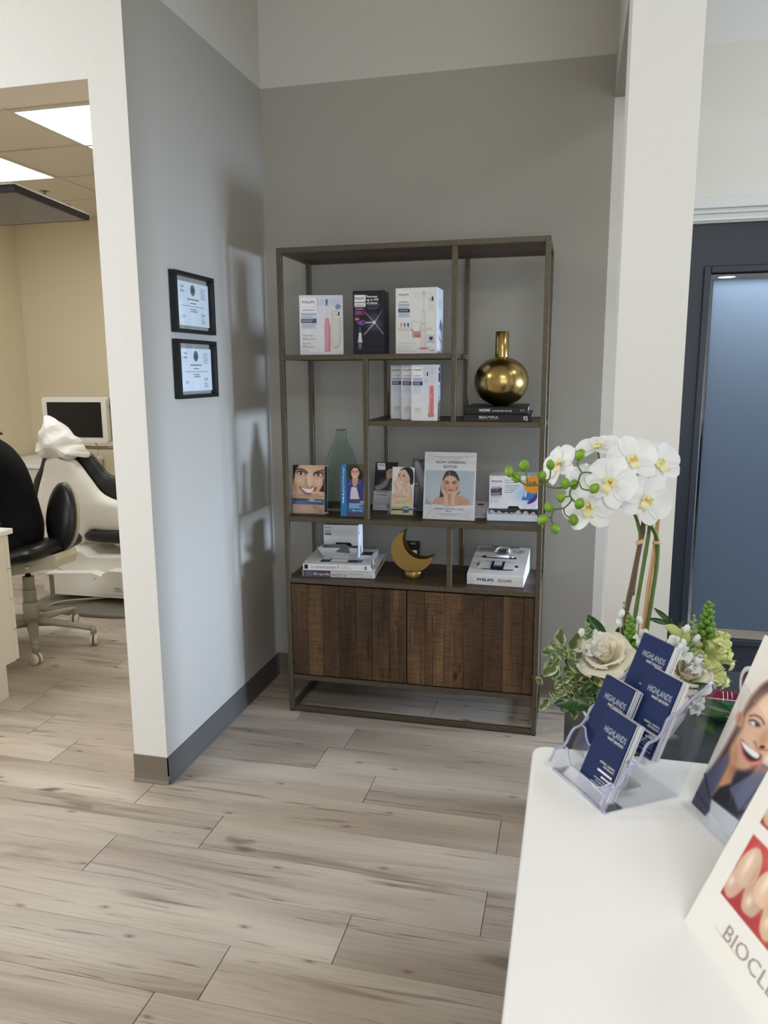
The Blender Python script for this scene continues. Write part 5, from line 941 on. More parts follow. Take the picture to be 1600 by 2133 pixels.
# --- seated person
def person():
    t = thing('person', 'person in black clothes with brown hair sitting on the wheeled stool, turned away', 'person', (-1.44, .08, 0), 0)
    fx, fy = -.86, -.50; lx, ly = -fy, fx    # facing, and their left
    def p(f, l, z): return (f*fx+l*lx+.05, f*fy+l*ly, z)
    V = []; E = []; R = []
    def v(q, r, link=None):
        V.append(q); R.append(r)
        if link is not None: E.append((link, len(V)-1))
        return len(V)-1
    pel = v(p(.0, 0, .60), (.145, .125)); ab = v(p(.05, 0, .74), (.135, .112), pel); ch = v(p(.10, 0, .90), (.158, .126), ab); uc = v(p(.15, 0, 1.03), (.150, .115), ch)
    nk = v(p(.25, 0, 1.13), (.055, .055), uc); hd0 = v(p(.32, 0, 1.17), (.066, .072), nk); hd1 = v(p(.345, 0, 1.235), (.082, .094), hd0); hd2 = v(p(.33, 0, 1.30), (.062, .07), hd1)
    ns = v(p(.43, 0, 1.205), (.014, .014), hd1)
    for s in (1, -1):
        hp = v(p(.02, .085*s, .575), (.100, .098), pel); kn = v(p(.42, .16*s, .565), (.066, .066), hp); cf = v(p(.44, .16*s, .34), (.052, .052), kn); an = v(p(.40, .16*s, .10), (.036, .036), cf); to = v(p(.54, .17*s, .045), (.036, .030), an)
        shd = v(p(.16, .165*s, 1.04), (.066, .064), uc); el = v(p(.36, .22*s, .83), (.046, .046), shd); wr = v(p(.58, .12*s, .80), (.029, .025), el); pm = v(p(.645, .10*s, .80), (.034, .018), wr)
        for j, (a, ln) in enumerate(((-.030, .066), (-.010, .078), (.010, .074), (.029, .060))):
            k1 = v(p(.685, .10*s+a, .795), (.0095, .0095), pm); v(p(.685+ln*.8, .10*s+a*1.25, .778), (.0078, .0078), k1)
        th = v(p(.655, .10*s-.045*s, .79), (.010, .010), pm); v(p(.70, .10*s-.058*s, .78), (.0085, .0085), th)
    me = bpy.data.meshes.new('body'); me.from_pydata(V, E, [])
    o = bpy.data.objects.new('body', me); COL.objects.link(o); o.modifiers.new('s', 'SKIN')
    for i, r in enumerate(R): me.skin_vertices[0].data[i].radius = r
    me.skin_vertices[0].data[0].use_root = True
    sb = o.modifiers.new('u', 'SUBSURF'); sb.levels = 2; sb.render_levels = 2
    dg = bpy.context.evaluated_depsgraph_get(); m2 = bpy.data.meshes.new_from_object(o.evaluated_get(dg)); bpy.data.objects.remove(o)
    m2.name = 'body'; [m2.materials.append(MAT[k]) for k in ('cloth_black', 'skin', 'shoe')]
    for q in m2.polygons:
        c = q.center; f = (c.x-.05)*fx+c.y*fy; q.use_smooth = True
        q.material_index = 1 if (c.z > 1.125 and f > .24) or (f > .575 and c.z > .7) else (2 if c.z < .085 else 0)
    place('body', m2, t)
    # hair falling behind the neck
    hr = G(); T_ = Matrix.Translation(p(.325, 0, 1.25)) @ Matrix.Rotation(math.atan2(fy, fx), 4, 'Z')
    hr.grid(20, 14, lambda u, w: (-.012-.105*math.sin(math.pi*(.12+.62*w)) * (1 if True else 0)*(.4+.6*abs(math.cos((u-.5)*2.6))) , .108*math.sin((u-.5)*3.9)*(math.sin(math.pi*(.08+.55*w))), .105-.30*w*w-.10*w), T=T_)
    hr.grid(18, 10, lambda u, w: (.105*math.cos(u*6.283)*math.cos(w*1.5)-.015, .098*math.sin(u*6.283)*math.cos(w*1.5), .02+.095*math.sin(w*1.5)), T=T_)
    hr.tube([p(.33, -.05, 1.30), p(.25, -.05, 1.235), p(.19, -.03, 1.175), p(.145, -.02, 1.150), p(.10, -.02, 1.130)], [.03, .045, .042, .030, .008], 10, flat=.6)
    hr.build('hair', MAT['hair_brown'], t)
    for s in (1, -1):
        G().lathe([(.0005, -.011), (.008, -.008), (.011, 0), (.008, .008), (.0005, .011)], 12, T=Matrix.Translation(p(.418, .032*s, 1.245))).build('eye', MAT['screen_black'], t)
        G().pillow([(.016*math.cos(a), .028*math.sin(a)) for a in np.linspace(0, 6.28, 13)[:-1]], .008, 3, T=Matrix.Translation(p(.335, .086*s, 1.225)) @ Matrix.Rotation(math.atan2(ly, lx)+1.57, 4, 'Z')).build('ear', MAT['skin'], t)
    G().tube([p(.412, -.024, 1.172), p(.426, 0, 1.169), p(.412, .024, 1.172)], .006, 6).build('mouth', MAT['ink_red'], t)
person()
# ------------------------------------------------------------------ reception counter
rounded = rrect
c = thing('reception_counter', 'white topped reception counter in the near corner', 'counter', (1.9, -3.2, 0))
def slab(name, x0, x1, y0, y1, z0, z1, r, e, m, par):
    g = G(); o = rounded(x0, x1, y0, y1, r); n = len(o); vs = []; fs = []; cx, cy = (x0+x1)/2, (y0+y1)/2
    rings = [(e, z0), (e*.3, z0+e*.3), (0, z0+e), (0, z1-e), (e*.3, z1-e*.3), (e, z1)]
    for ins, z in rings:
        oo = rounded(x0+ins, x1-ins, y0+ins, y1-ins, max(r-ins, .001)); vs += [(x, y, z) for x, y in oo]
    for i in range(len(rings)-1): fs += [(i*n+j, i*n+(j+1) % n, (i+1)*n+(j+1) % n, (i+1)*n+j) for j in range(n)]
    g.add(vs, fs, 0, True); k = len(vs); g.f += [tuple(range(n-1, -1, -1)), tuple(range(k-n, k))]; g.m += [0, 0]; g.s += [False, False]
    return g.build(name, m, par)
slab('countertop', -.586, .9, -.9, .790, .945, .98, .018, .005, MAT['white_top'], c)
G().box(-.535, .85, -.86, .735, .08, .945).build('front_panel', MAT['white_lam'], c); G().box(-.49, .82, -.83, .70, 0, .08).build('plinth', MAT['cove_grey'], c)
dk = thing('lower_desk', 'dark slate lower desk behind the white counter end', 'desk', (1.9, -1.95, 0))
slab('desktop', -.548, .9, -.512, .432, .725, .76, .004, .002, MAT['slate'], dk)
for x in (-.53, .80): G().box(x, x+.03, -.48, .40, 0, .725).build('side_panel', MAT['slate'], dk)
G().lathe([(.0035, .0003), (.0055, .001), (.0075, .0003)], 16, close=False).build('grommet', MAT['steel'], dk, (-.198, .3695, .760))
# ------------------------------------------------------------------ business cards in a tiered holder
HO, HR = (1.3408, -2.4698, .9805), -56
HW, LEAN = .0955, 23.3
h = thing('card_holder', 'clear acrylic tiered holder for business cards on the white counter', 'holder', HO, HR)
tl = math.tan(RAD(LEAN)); e = .0022; TB = [.0035, .0265, .0500, .0730]; TZ = [.0035, .0250, .0485, .0715]
G().box(0, HW, 0, .094, 0, e).build('base', MAT['acrylic'], h)
prof = [(0, 0), (.094, 0), (.094+.040, .118), (.088+.03, .118), (.100, .108), (.088, .098), (.080, .0965), (.073, .092), (.068, .080), (.060, .072), (.052, .0705), (.047, .066), (.041, .054), (.034, .048), (.027, .0465), (.022, .041), (.016, .030), (.010, .026), (.004, .025), (0, .022)]
prof = crm([p for p in prof], 2)
for x in (-e, HW): G().prism(prof, x, x+e, 'x').build('cheek', MAT['acrylic'], h)
for x in (-e/2, HW+e/2):
    G().tube([(x, p[0], p[1]) for p in prof[4:]], .0016, 6).build('polished_edge', MAT['acrylic_edge'], h)
G().tube([(-e/2, 0, .0012), (HW+e/2, 0, .0012)], .0016, 6).build('polished_edge', MAT['acrylic_edge'], h)
for i in range(4):
    z0 = TZ[i]; b0 = TB[i]-.0030
    sc = [(.0, 0), (HW, 0), (HW, .030), (HW-.008, .0295), (HW-.014, .022), (HW-.022, .0165), (.022, .0165), (.014, .022), (.008, .0295), (0, .030)]
    TT = Matrix.Translation((0, b0, z0-.003)) @ Matrix.Rotation(-RAD(LEAN), 4, 'X')
    G().prism(sc, -.0011, .0011, 'y', T=TT).build('pocket_front', MAT['acrylic'], h); G().tube([TT @ Vector((x, 0, z)) for x, z in sc[2:]], .0011, 6).build('polished_edge', MAT['acrylic_edge'], h)
    G().box(0, HW, b0, b0+.022, z0-.0042, z0-.0022).build('pocket_floor', MAT['acrylic'], h)
G().prism([(0, 0), (HW, 0), (HW, .052), (0, .052)], -.0011, .0011, 'y', T=Matrix.Translation((0, .094, .072)) @ Matrix.Rotation(-RAD(LEAN), 4, 'X')).build('back_sheet', MAT['acrylic'], h)
HM = Matrix.Translation(HO) @ Matrix.Rotation(RAD(HR), 4, 'Z')
def cards(i, x, lab):
    q = HM @ Vector((x+.0254, TB[i]+.0045, TZ[i]+.0003)); t = thing('business_card_stack', lab, 'cards', tuple(q), HR, 'navy business cards in the tiered holder', lean=LEAN); rr = random.Random(i)
    G().box(-.0254, .0254, 0, .0009, 0, .0889).build('front_card', MAT['navy_card'], t)
    n = 12
    for k in range(n):
        dx, dz = rr.uniform(-.0006, .0006), rr.uniform(-.0004, .0008); y = .0011+.00098*k
        G().box(-.0254+dx, .0254+dx, y, y+.0008, 0, .0889+dz).build('card', MAT['card_white'] if k % 3 else MAT['navy_card'], t)
    g = G(); y = -.0003
    text(g, 'HIGHLANDS', -.0145, .0645, .0068, .0365, 0, y); text(g, 'FAMILY DENTISTRY', -.0050, .0595, .0028, .0265, 1, y); g.tube([(.0015, y, .0600), (.0045, y, .0655)], .00025, 4, 0)
    text(g, 'GENERAL, COSMETIC', .0225, .0335, .0020, .0250, 1, y, 'R'); text(g, 'AND IMPLANTS', .0225, .0302, .0020, .0175, 1, y, 'R')
    for z, w_, m_, hh in ((.0243, .0245, 1, .0022), (.0195, .0150, 1, .0018), (.0160, .0255, 0, .0011), (.0132, .0215, 0, .0011), (.0104, .028, 0, .0011), (.0060, .0235, 0, .0011)):
        k = 0; xx = .0225
        while xx > .0225-w_: ww = rr.uniform(.0010, .0030); g.box(max(xx-ww, .0225-w_), xx, y, y+.0001, z, z+hh, mi=m_); xx -= ww+.0006
    g.build('lettering', [MAT['ink_silver'], MAT['ink_white']], t)
cards(0, .0333, 'lowest and nearest stack of navy business cards in the acrylic holder')
cards(1, .0005, 'second lowest stack of navy cards, at the holder’s far side beside the empty front corner')
cards(2, .0440, 'stack of navy business cards just above and behind the lowest stack')
cards(3, .0045, 'highest stack of navy business cards at the back of the holder')
# ------------------------------------------------------------------ woman leaflet stand
BW = Pic(150, 250, ((1593.6, 1322.2), (1741.9, 1397.7), (1563.5, 1792.2), (1440.1, 1672.0)), (233, 228, 220))
BW.shade((214, 206, 196), 1600, 1460, 60, 60, .6)
HR1, SKW = (78, 48, 44), (226, 180, 146)
BW.poly(HR1, [(1600, 1418), (1568, 1448), (1548, 1484), (1524, 1530), (1503, 1568), (1480, 1606), (1462, 1646), (1470, 1690), (1540, 1640), (1600, 1560), (1680, 1500), (1690, 1440), (1650, 1410)], 5, True)
BW.line((110, 70, 58), [(1560, 1480), (1535, 1545), (1500, 1610)], 6, 9); BW.line((52, 30, 30), [(1545, 1540), (1530, 1590), (1500, 1640)], 7, 8)
BW.poly((78, 80, 104), [(1438, 1672), (1464, 1622), (1490, 1606), (1520, 1566), (1530, 1600), (1580, 1585), (1602, 1598), (1612, 1620), (1552, 1712), (1520, 1770), (1430, 1690)], 3)
BW.poly((206, 150, 112), [(1520, 1585), (1540, 1560), (1590, 1570), (1580, 1600), (1540, 1630), (1520, 1640), (1478, 1666), (1500, 1625)], 5, True); BW.shade((140, 84, 70), 1540, 1600, 18, 26, .8, 25)
BW.poly((30, 30, 40), [(1478, 1664), (1498, 1640), (1522, 1632), (1545, 1580), (1585, 1580), (1570, 1610), (1535, 1650), (1550, 1690), (1535, 1702)], 4); BW.poly((96, 100, 128), [(1520, 1642), (1545, 1625), (1590, 1600), (1600, 1610), (1560, 1680), (1538, 1690), (1528, 1665)], 3); BW.line((58, 60, 84), [(1602, 1612), (1540, 1690), (1526, 1660)], 3, 4); BW.poly((90, 92, 120), [(1468, 1612), (1520, 1562), (1516, 1590), (1480, 1665)], 4); BW.line((50, 50, 70), [(1468, 1612), (1480, 1668)], 4, 4); BW.line((56, 58, 82), [(1450, 1650), (1480, 1690)], 4, 7)
BW.poly((196, 202, 212), [(1482, 1664), (1540, 1710), (1518, 1752), (1480, 1720), (1478, 1690)], 2); BW.poly((214, 218, 226), [(1478, 1690), (1518, 1752), (1500, 1780), (1450, 1720)], 3)
BW.poly(SKW, [(1545, 1520), (1553, 1490), (1575, 1468), (1610, 1440), (1680, 1450), (1700, 1520), (1660, 1580), (1605, 1570), (1570, 1596), (1545, 1604), (1525, 1590), (1522, 1560), (1532, 1540)], 5, True)
BW.shade((246, 214, 186), 1596, 1480, 30, 36, .8); BW.shade((240, 200, 168), 1560, 1540, 24, 30, .7); BW.shade((188, 128, 98), 1530, 1575, 12, 30, .6); BW.shade((190, 130, 100), 1590, 1600, 40, 12, .6)
BW.poly((214, 160, 132), [(1536, 1486), (1544, 1482), (1549, 1496), (1543, 1514), (1535, 1508), (1532, 1497)], 3, True); BW.line((170, 110, 88), [(1543, 1488), (1539, 1504)], 2.5, 5)
BW.line((132, 92, 74), [(1562, 1491), (1574, 1490), (1586, 1497), (1592, 1508)], 4.5, 4, True); BW.ell((150, 108, 90), 1572, 1507, 12, 6, 25, .6); BW.ell((238, 232, 228), 1572, 1508, 9, 4.4, 25, .3); BW.ell((52, 44, 60), 1577, 1509, 4.6, 4.6, 0, .3); BW.line((58, 40, 38), [(1562, 1500), (1572, 1501), (1582, 1512)], 3, 3, True)
BW.shade((196, 138, 108), 1590, 1538, 10, 22, .6, 25); BW.ell((90, 44, 40), 1588, 1556, 6, 4); BW.line((176, 116, 92), [(1572, 1545), (1580, 1560), (1600, 1562)], 4, 5, True)
BW.poly((206, 116, 104), [(1542, 1540), (1554, 1550), (1572, 1566), (1588, 1572), (1580, 1590), (1562, 1592), (1548, 1576)], 3, True); BW.poly((60, 26, 30), [(1545, 1542), (1560, 1556), (1584, 1572), (1578, 1584), (1562, 1584), (1550, 1570)], 3, True); BW.poly((250, 248, 244), [(1545, 1543), (1562, 1556), (1582, 1571), (1576, 1580), (1560, 1570), (1548, 1556)], 2.5, True); BW.line((228, 150, 140), [(1548, 1576), (1560, 1590), (1580, 1588)], 4, 5, True)
WL, WR, WA = (1.485, -2.5062, .98), -66.41, 21.0
t = thing('leaflet_stand', 'leaflet stand with a laughing dark-haired woman beside the card holder', 'leaflet', WL, WR, lean=WA)
G().box(0, .1, .0006, .0022, .002, .196).build('leaflet', MAT['paper'], t); BW.build(.1, .196, t, x=0, y=.0001, z=.0)
o = rounded(-.002, .102, .0, .206, .012); G().prism([(x, z) for x, z in o], .0024, .0048, 'y').build('back_sheet', MAT['acrylic'], t)
R_ = Matrix.Rotation(RAD(WA), 4, 'X'); G().box(-.002, .102, -.012, .11, .0, .0022, T=R_).build('foot_sheet', MAT['acrylic'], t)
G().prism([(.0, .0), (.11, .0), (.105, .004), (.0, .16)], .049, .051, 'x', T=R_ @ Matrix.Translation((0, .01, .002)) @ Matrix.Rotation(0, 4, 'X')).build('brace', MAT['acrylic'], t)
# ------------------------------------------------------------------ dental photograph board
def teeth(p, x0, y0, w, h, seed):
    r = random.Random(seed); p.rect((190, 52, 52), x0, y0, x0+w, y0+h, .3)
    p.shade((224, 112, 104), x0+w*.35, y0+h*.1, w*.25, h*.2, .7); p.shade((150, 30, 40), x0+w*.1, y0+h*.9, w*.3, h*.2, .6)
    p.rect((164, 112, 96), x0, y0+h*.36, x0+w, y0+h*.72, 4); n = 6; tw = w/(n-.6)
    for i in range(n):
        cx = x0+tw*(i+.25); up_ = i % 2; c = (222+r.randint(-8, 8), 188+r.randint(-8, 8), 160+r.randint(-8, 8)); d_ = (204+r.randint(-8, 8), 168+r.randint(-8, 8), 142+r.randint(-6, 6))
        p.poly(d_, crm([(cx-tw*.45, y0+h*.60), (cx, y0+h*.54), (cx+tw*.45, y0+h*.60), (cx+tw*.36, y0+h*.84), (cx+tw*.1, y0+h*(.96-.05*up_)), (cx-tw*.28, y0+h*.88)], 4), .9); p.shade((242, 222, 204), cx-tw*.10, y0+h*.74, tw*.14, h*.09, .9)
        cx += tw*.28
        p.poly(c, crm([(cx-tw*.50, y0+h*.50), (cx-tw*.36, y0+h*(.22+.05*up_)), (cx, y0+h*(.09+.07*up_)), (cx+tw*.36, y0+h*(.22+.05*up_)), (cx+tw*.50, y0+h*.52), (cx+tw*.2, y0+h*.67), (cx-tw*.25, y0+h*.66)], 4), .9); p.shade((250, 234, 218), cx-tw*.12, y0+h*.36, tw*.14, h*.20, .8); p.shade((186, 146, 124), cx+tw*.34, y0+h*.42, tw*.10, h*.2, .6)
        p.line((120, 70, 60), [(cx+tw*.50, y0+h*.26), (cx+tw*.51, y0+h*.60)], .7, 1.2, op=.7)
BB = Pic(170, 200, ((0, 0), (170, 0), (170, 200), (0, 200)), (236, 234, 228)); BB.shade((226, 222, 206), 16, 140, 12, 34, .6)
for y0, sd in ((35, 1), (101.5, 2)): teeth(BB, 19, y0, 130, 55.5 if y0 > 90 else 56, sd)
for (x0, y0, x1, y1) in ((0, 0, 18.7, 200), (149.3, 0, 170, 200), (0, 0, 170, 34.7), (0, 90.6, 170, 101.2), (0, 157.3, 170, 200)): BB.rect((236, 234, 228), x0, y0, x1, y1, .35)
BB.line((214, 190, 128), [(30, 179.5), (62, 180)], .8)
t = thing('dental_photo_board', 'white tilted board with close-up photographs of teeth, nearest on the counter', 'sign', (1.4536, -2.6979, .98), -69.76, lean=25.5)
G().box(0, .17, .0005, .0045, 0, .2, b=.0008).build('board', MAT['paper'], t); BB.build(.17, .2, t, x=0, y=.0001)
g = G(); text(g, 'BIOCLEAR', .042, .0200, .0120, .088, 0, -.0004, bold=-.012); g.build('lettering', MAT['ink_taupe'], t)
R_ = Matrix.Rotation(RAD(25.5), 4, 'X'); G().box(.02, .15, .004, .12, 0, .002, T=R_).build('foot_sheet', MAT['paper'], t); G().prism([(.0, .0), (.11, .0), (.085, .15)], .084, .086, 'x', T=R_ @ Matrix.Translation((0, .008, .002))).build('brace', MAT['paper'], t)
# ------------------------------------------------------------------ sticker rolls and tray on the dark desk
def ring(g, R0, R1, L, T, mi=0, mj=1):
    g.lathe([(R1, 0), (R0, 0), (R0, L), (R1, L)], 36, [mi]*36*0 or 0, T, close=True)
tr = thing('sticker_tray', 'clear plastic tray on the dark desk holding a green sticker roll', 'tray', (1.640, -1.800, .7604), -2)
g = G(); q = .0015
for a in ((-.032, .032, -.026, .026, 0, q), (-.032, .032, -.026, -.026+q, 0, .022), (-.032, .032, .026-q, .026, 0, .03), (-.032, -.032+q, -.026, .026, 0, .026), (.032-q, .032, -.026, .026, 0, .026)): g.box(*a)
g.build('tray_walls', MAT['acrylic'], tr); G().tube([(-.032, -.026, .0225), (.032, -.026, .0225), (.032, .026, .03), (-.032, .026, .03), (-.032, -.026, .0225)], .001, 6).build('polished_edge', MAT['acrylic_edge'], tr)
def roll(name, lab, loc, rz, r, ln, m, core='brown_card', r0=None):
    r0 = r0 or r*.55; t = thing(name, lab, 'roll', loc, rz, 'sticker rolls on the dark desk'); T_ = Matrix.Rotation(RAD(90), 4, 'Y')
    G().lathe([(r, -ln/2), (r, ln/2)], 36, T=T_).build('outer_wrap', MAT[m], t); G().lathe([(r0, -ln/2), (r-.0002, -ln/2+.0002), (r-.0002, ln/2-.0002), (r0, ln/2)], 36, T=T_, close=True).build('wound_liner', MAT['paper'], t); G().lathe([(r0-.0015, -ln/2), (r0-.0001, -ln/2), (r0-.0001, ln/2), (r0-.0015, ln/2)], 28, T=T_, close=True).build('core', MAT[core], t)
    return t
t = roll('sticker_roll', 'green glossy sticker roll lying in the clear tray', (1.641, -1.802, .7625+.0195), -2, .0192, .056, 'roll_green')
g = G(); [g.tube([(-.018+.006*k, -.0193*math.cos(a), .0193*math.sin(a)) for a in np.linspace(.4+.2*k, 1.3+.15*k, 6)], .0007, 5) for k in range(3)]; g.build('loose_liner', MAT['ink_white'], t)
t = roll('sticker_roll', 'dark red glossy sticker roll behind the green one', (1.652, -1.752, .7604+.0225), -4, .0222, .060, 'roll_red')
g = G(); [g.tube([(.004+.008*k, -.0224*math.cos(a), .0224*math.sin(a)) for a in np.linspace(.3+.2*k, 1.4, 6)], .0007, 5) for k in range(3)]; g.build('loose_liner', MAT['ink_white'], t)
t = roll('sticker_roll', 'large upright roll with a white and blue label strip beside the leaflet stand', (1.725, -1.735, .7604+.046), 14, .046, .034, 'paper_cool', r0=.036)
G().lathe([(.0463, -.012), (.0463, .012)], 36, T=Matrix.Rotation(RAD(90), 4, 'Y')).build('label_strip', mat('label_blue', (168, 204, 226), .4), t)
# ------------------------------------------------------------------ flower arrangement
FA = (1.4685, -1.930, .7605)
fa = thing('flower_arrangement', 'white orchid and flower arrangement in a white bowl on the dark desk', 'flowers', FA)
def rel(p): return Vector(p)-Vector(FA)
bo = [(.0, .001), (.045, 0), (.052, .006), (.074, .034), (.092, .068), (.101, .100), (.103, .118), (.099, .119), (.097, .100), (.088, .070), (.07, .038), (.0, .03)]
G().lathe(bo, 44).build('pot', MAT['pot'], fa); G().lathe([(.0, .105), (.095, .100)], 30).build('moss', MAT['leaf_dark'], fa)
def petal_mesh(name, L, W, cup, m, tipw=.5, curl=0.0, nu=7, nv=8, col=None, round_=False):
    """petal rooted at the origin, running along +y, face up +z"""
    g = G()
    def f(u, v):
        s = (u-.5)*2; wv = W*math.sin(math.pi*min(.98, max(.04, v))**tipw)**.8 if v < .98 else .001
        if round_: wv = W*(math.sin(math.pi/2*max(.06, v)/.56)**.75 if v < .56 else math.sqrt(max(.0004, 1-((v-.56)/.44)**2)))
        return (s*wv/2, v*L, cup*(s*s*wv*1.2)-curl*v*v*L+.02*L*math.sin(6*v+2*s))
    g.grid(nu, nv, f)
    if col: g.c = [col(u/(nu-1), v/(nv-1)) for v in range(nv) for u in range(nu)]
    return g.mesh(name, m)
ORC = [petal_mesh('petal', .047, .055, .10, MAT['petal'], .62, .10, 9, 12, round_=True), petal_mesh('petal', .047, .034, .14, MAT['petal'], .75, .16, 7, 11, round_=True)]
def facing(d, spin=0): return Vector(d).to_track_quat('Z', 'Y') @ Quaternion((0, 0, 1), RAD(spin))
def lip_mesh():
    g = G()
    for s in (-1, 1): g.grid(5, 5, lambda u, v, s=s: (s*(.004+.010*math.sin(v*2.6)), -.004+.016*(u-.2), .004+.020*v))
    g.grid(5, 6, lambda u, v: ((u-.5)*.012*(1+.8*math.sin(v*3)), -.004-.022*v, .006+.014*math.sin(v*2.2)))
    for s in (-1, 1): g.tube([(s*.004, -.022, .016), (s*.010, -.030, .018), (s*.013, -.027, .024)], [.0018, .0012, .0006], 5)
    g.tube([(0, .003, .002), (0, .004, .014)], [.005, .004], 8); n = len(g.f)
    g.grid(4, 3, lambda u, v: ((u-.5)*.009, -.006+.006*v, .008), 1)
    g.v = [(x*.72, y*.72, z*.72) for x, y, z in g.v]
    return g.mesh('blossom', [MAT['petal_yellow'], MAT['orange']])
LIP = lip_mesh()
def blossom(p, d, spin, sc=1.0):
    b = place('blossom', LIP, fa, rel(p), facing(d, spin)); b.scale = (sc,)*3
    for k, a in ((0, 78), (0, -78), (1, 0), (1, 142), (1, -142)):
        q = place('petal', ORC[k], b, (0, 0, 0), Quaternion((0, 0, 1), RAD(a)) @ Quaternion((1, 0, 0), RAD(12 if k else 8)))
CAM = Vector((1.3485, -3.3134, 1.4348))
def tocam(p, dx=0, dz=0): v = (CAM-Vector(p)).normalized(); return (v+Vector((dx, 0, dz))).normalized()
for p, dx, dz, sp, sc in (((1.4161, -1.9401, 1.2440), -.35, .05, -20, 1.02), ((1.4507, -1.8835, 1.2767), .15, .35, 15, .98), ((1.4991, -1.8422, 1.2661), .55, .2, 25, .95), ((1.4773, -1.9001, 1.2092), .30, .0, -30, 1.0), ((1.3787, -1.9370, 1.1983), -.15, .15, 10, 1.0), ((1.3277, -1.8845, 1.2654), -1.1, .55, 40, .86), ((1.3934, -1.8423, 1.2922), -.5, 2.4, 20, .92), ((1.4343, -1.8121, 1.2882), .6, 2.6, -30, .98), ((1.3752, -1.8698, 1.2259), -.5, .1, 50, .85), ((1.4437, -1.8221, 1.2227), .4, -.1, 70, .95), ((1.3651, -1.8193, 1.2293), -.6, .6, 0, .75)):
    blossom(p, tocam(p, dx, dz), sp, sc)
BUD = G().lathe([(.0, -.0095), (.0042, -.0075), (.0078, -.002), (.0080, .002), (.0058, .007), (.0022, .0102), (.0, .0108)], 12).mesh('bud', MAT['bud'])
for i, p in enumerate(((1.3604, -1.9451, 1.2900), (1.3119, -1.9603, 1.2732), (1.2980, -1.9671, 1.2553), (1.3381, -1.9700, 1.2427), (1.3527, -1.9464, 1.2380), (1.3862, -1.9700, 1.2358), (1.3309, -1.9659, 1.2184), (1.3626, -1.9704, 1.2085), (1.3114, -1.9740, 1.2014), (1.3017, -1.9803, 1.1802), (1.3541, -1.9676, 1.1791), (1.3232, -1.9780, 1.1646), (1.2430, -1.9794, 1.2622), (1.2547, -1.9681, 1.2510), (1.2668, -1.9715, 1.2727))):
    b = place('bud', BUD, fa, rel(p), (RAD(rnd.uniform(-35, 35)), RAD(rnd.uniform(-35, 35)), rnd.uniform(0, 6))); b.scale = (rnd.uniform(.95, 1.15),)*3
for q, r_ in (([(1.4085, -1.8699, 1.2374), (1.3883, -1.9136, 1.2540), (1.3656, -1.9496, 1.2598), (1.3596, -1.9536, 1.2460), (1.3559, -1.9561, 1.2378), (1.3473, -1.9594, 1.2313), (1.3469, -1.9615, 1.2207), (1.3545, -1.9615, 1.2109)], .0016), ([(1.3656, -1.9496, 1.2598), (1.3570, -1.9491, 1.2737), (1.3598, -1.9464, 1.2843)], .0013), ([(1.3596, -1.9536, 1.2460), (1.3664, -1.9646, 1.2344), (1.3785, -1.9621, 1.2319)], .0013), ([(1.3550, -1.9560, 1.2395), (1.3319, -1.9626, 1.2347), (1.3117, -1.9674, 1.2357), (1.3034, -1.9685, 1.2406), (1.2753, -1.9757, 1.2391), (1.2618, -1.9727, 1.2450)], .0016), ([(1.3034, -1.9685, 1.2406), (1.3111, -1.9646, 1.2512), (1.3121, -1.9616, 1.2658)], .0013), ([(1.3034, -1.9685, 1.2406), (1.2999, -1.9677, 1.2496)], .0013), ([(1.2753, -1.9757, 1.2391), (1.2722, -1.9733, 1.2563), (1.2678, -1.9723, 1.2669)], .0013), ([(1.2618, -1.9727, 1.2450), (1.2488, -1.9790, 1.2565)], .0013), ([(1.3469, -1.9615, 1.2207), (1.3488, -1.9626, 1.2126), (1.3372, -1.9678, 1.2004), (1.3212, -1.9723, 1.1972), (1.3168, -1.9758, 1.1842), (1.3197, -1.9776, 1.1711)], .0014), ([(1.3168, -1.9758, 1.1842), (1.3064, -1.9787, 1.1826)], .0012), ([(1.3211, -1.9722, 1.1980), (1.3154, -1.9731, 1.2005)], .0012), ([(1.3372, -1.9678, 1.2004), (1.3392, -1.9693, 1.1898), (1.3500, -1.9682, 1.1815)], .0013), ([(1.3469, -1.9615, 1.2207), (1.3357, -1.9647, 1.2184)], .0012), ([(1.4403, -1.8597, 1.2501), (1.4241, -1.8546, 1.2429), (1.4029, -1.8484, 1.2477), (1.3940, -1.8329, 1.2860)], .0018)):
    G().tube([rel(p) for p in (crm(q, 4, False) if len(q) > 2 else q)], r_, 6).build('bud_stem', MAT['stem'], fa)
for m_, r_, q in (('bamboo_dark', .0046, [(1.4819, -1.8583, 1.2026), (1.4766, -1.8710, 1.1425), (1.4587, -1.8964, 1.0309), (1.4435, -1.9172, 0.9408)]), ('stem', .0036, [(1.4868, -1.8302, 1.2341), (1.4903, -1.8535, 1.1620), (1.4848, -1.8654, 1.1057), (1.4716, -1.8882, 1.0020), (1.4662, -1.9010, 0.9414)]), ('bamboo', .0040, [(1.5069, -1.8352, 1.1817), (1.5037, -1.8458, 1.1294), (1.4941, -1.8646, 1.0423), (1.4842, -1.8867, 0.9378)]), ('stem', .0038, [(1.4756, -1.8874, 1.1678), (1.4921, -1.8753, 1.1547), (1.5055, -1.8571, 1.1229), (1.5054, -1.8653, 1.0796), (1.4978, -1.8802, 1.0105), (1.4886, -1.8963, 0.9370)]), ('stem', .0030, [(1.4617, -1.8682, 1.1770), (1.4693, -1.8704, 1.1554), (1.4730, -1.8751, 1.1253), (1.4642, -1.8901, 1.0294)])):
    k = len(q); pts = crm(q, 6, False); G().tube([rel(p) for p in pts], [r_*(1+.12*(1 if i % 6 == 0 else 0)) for i in range(len(pts))], 8).build('stake' if 'bamboo' in m_ else 'orchid_stem', MAT[m_], fa)
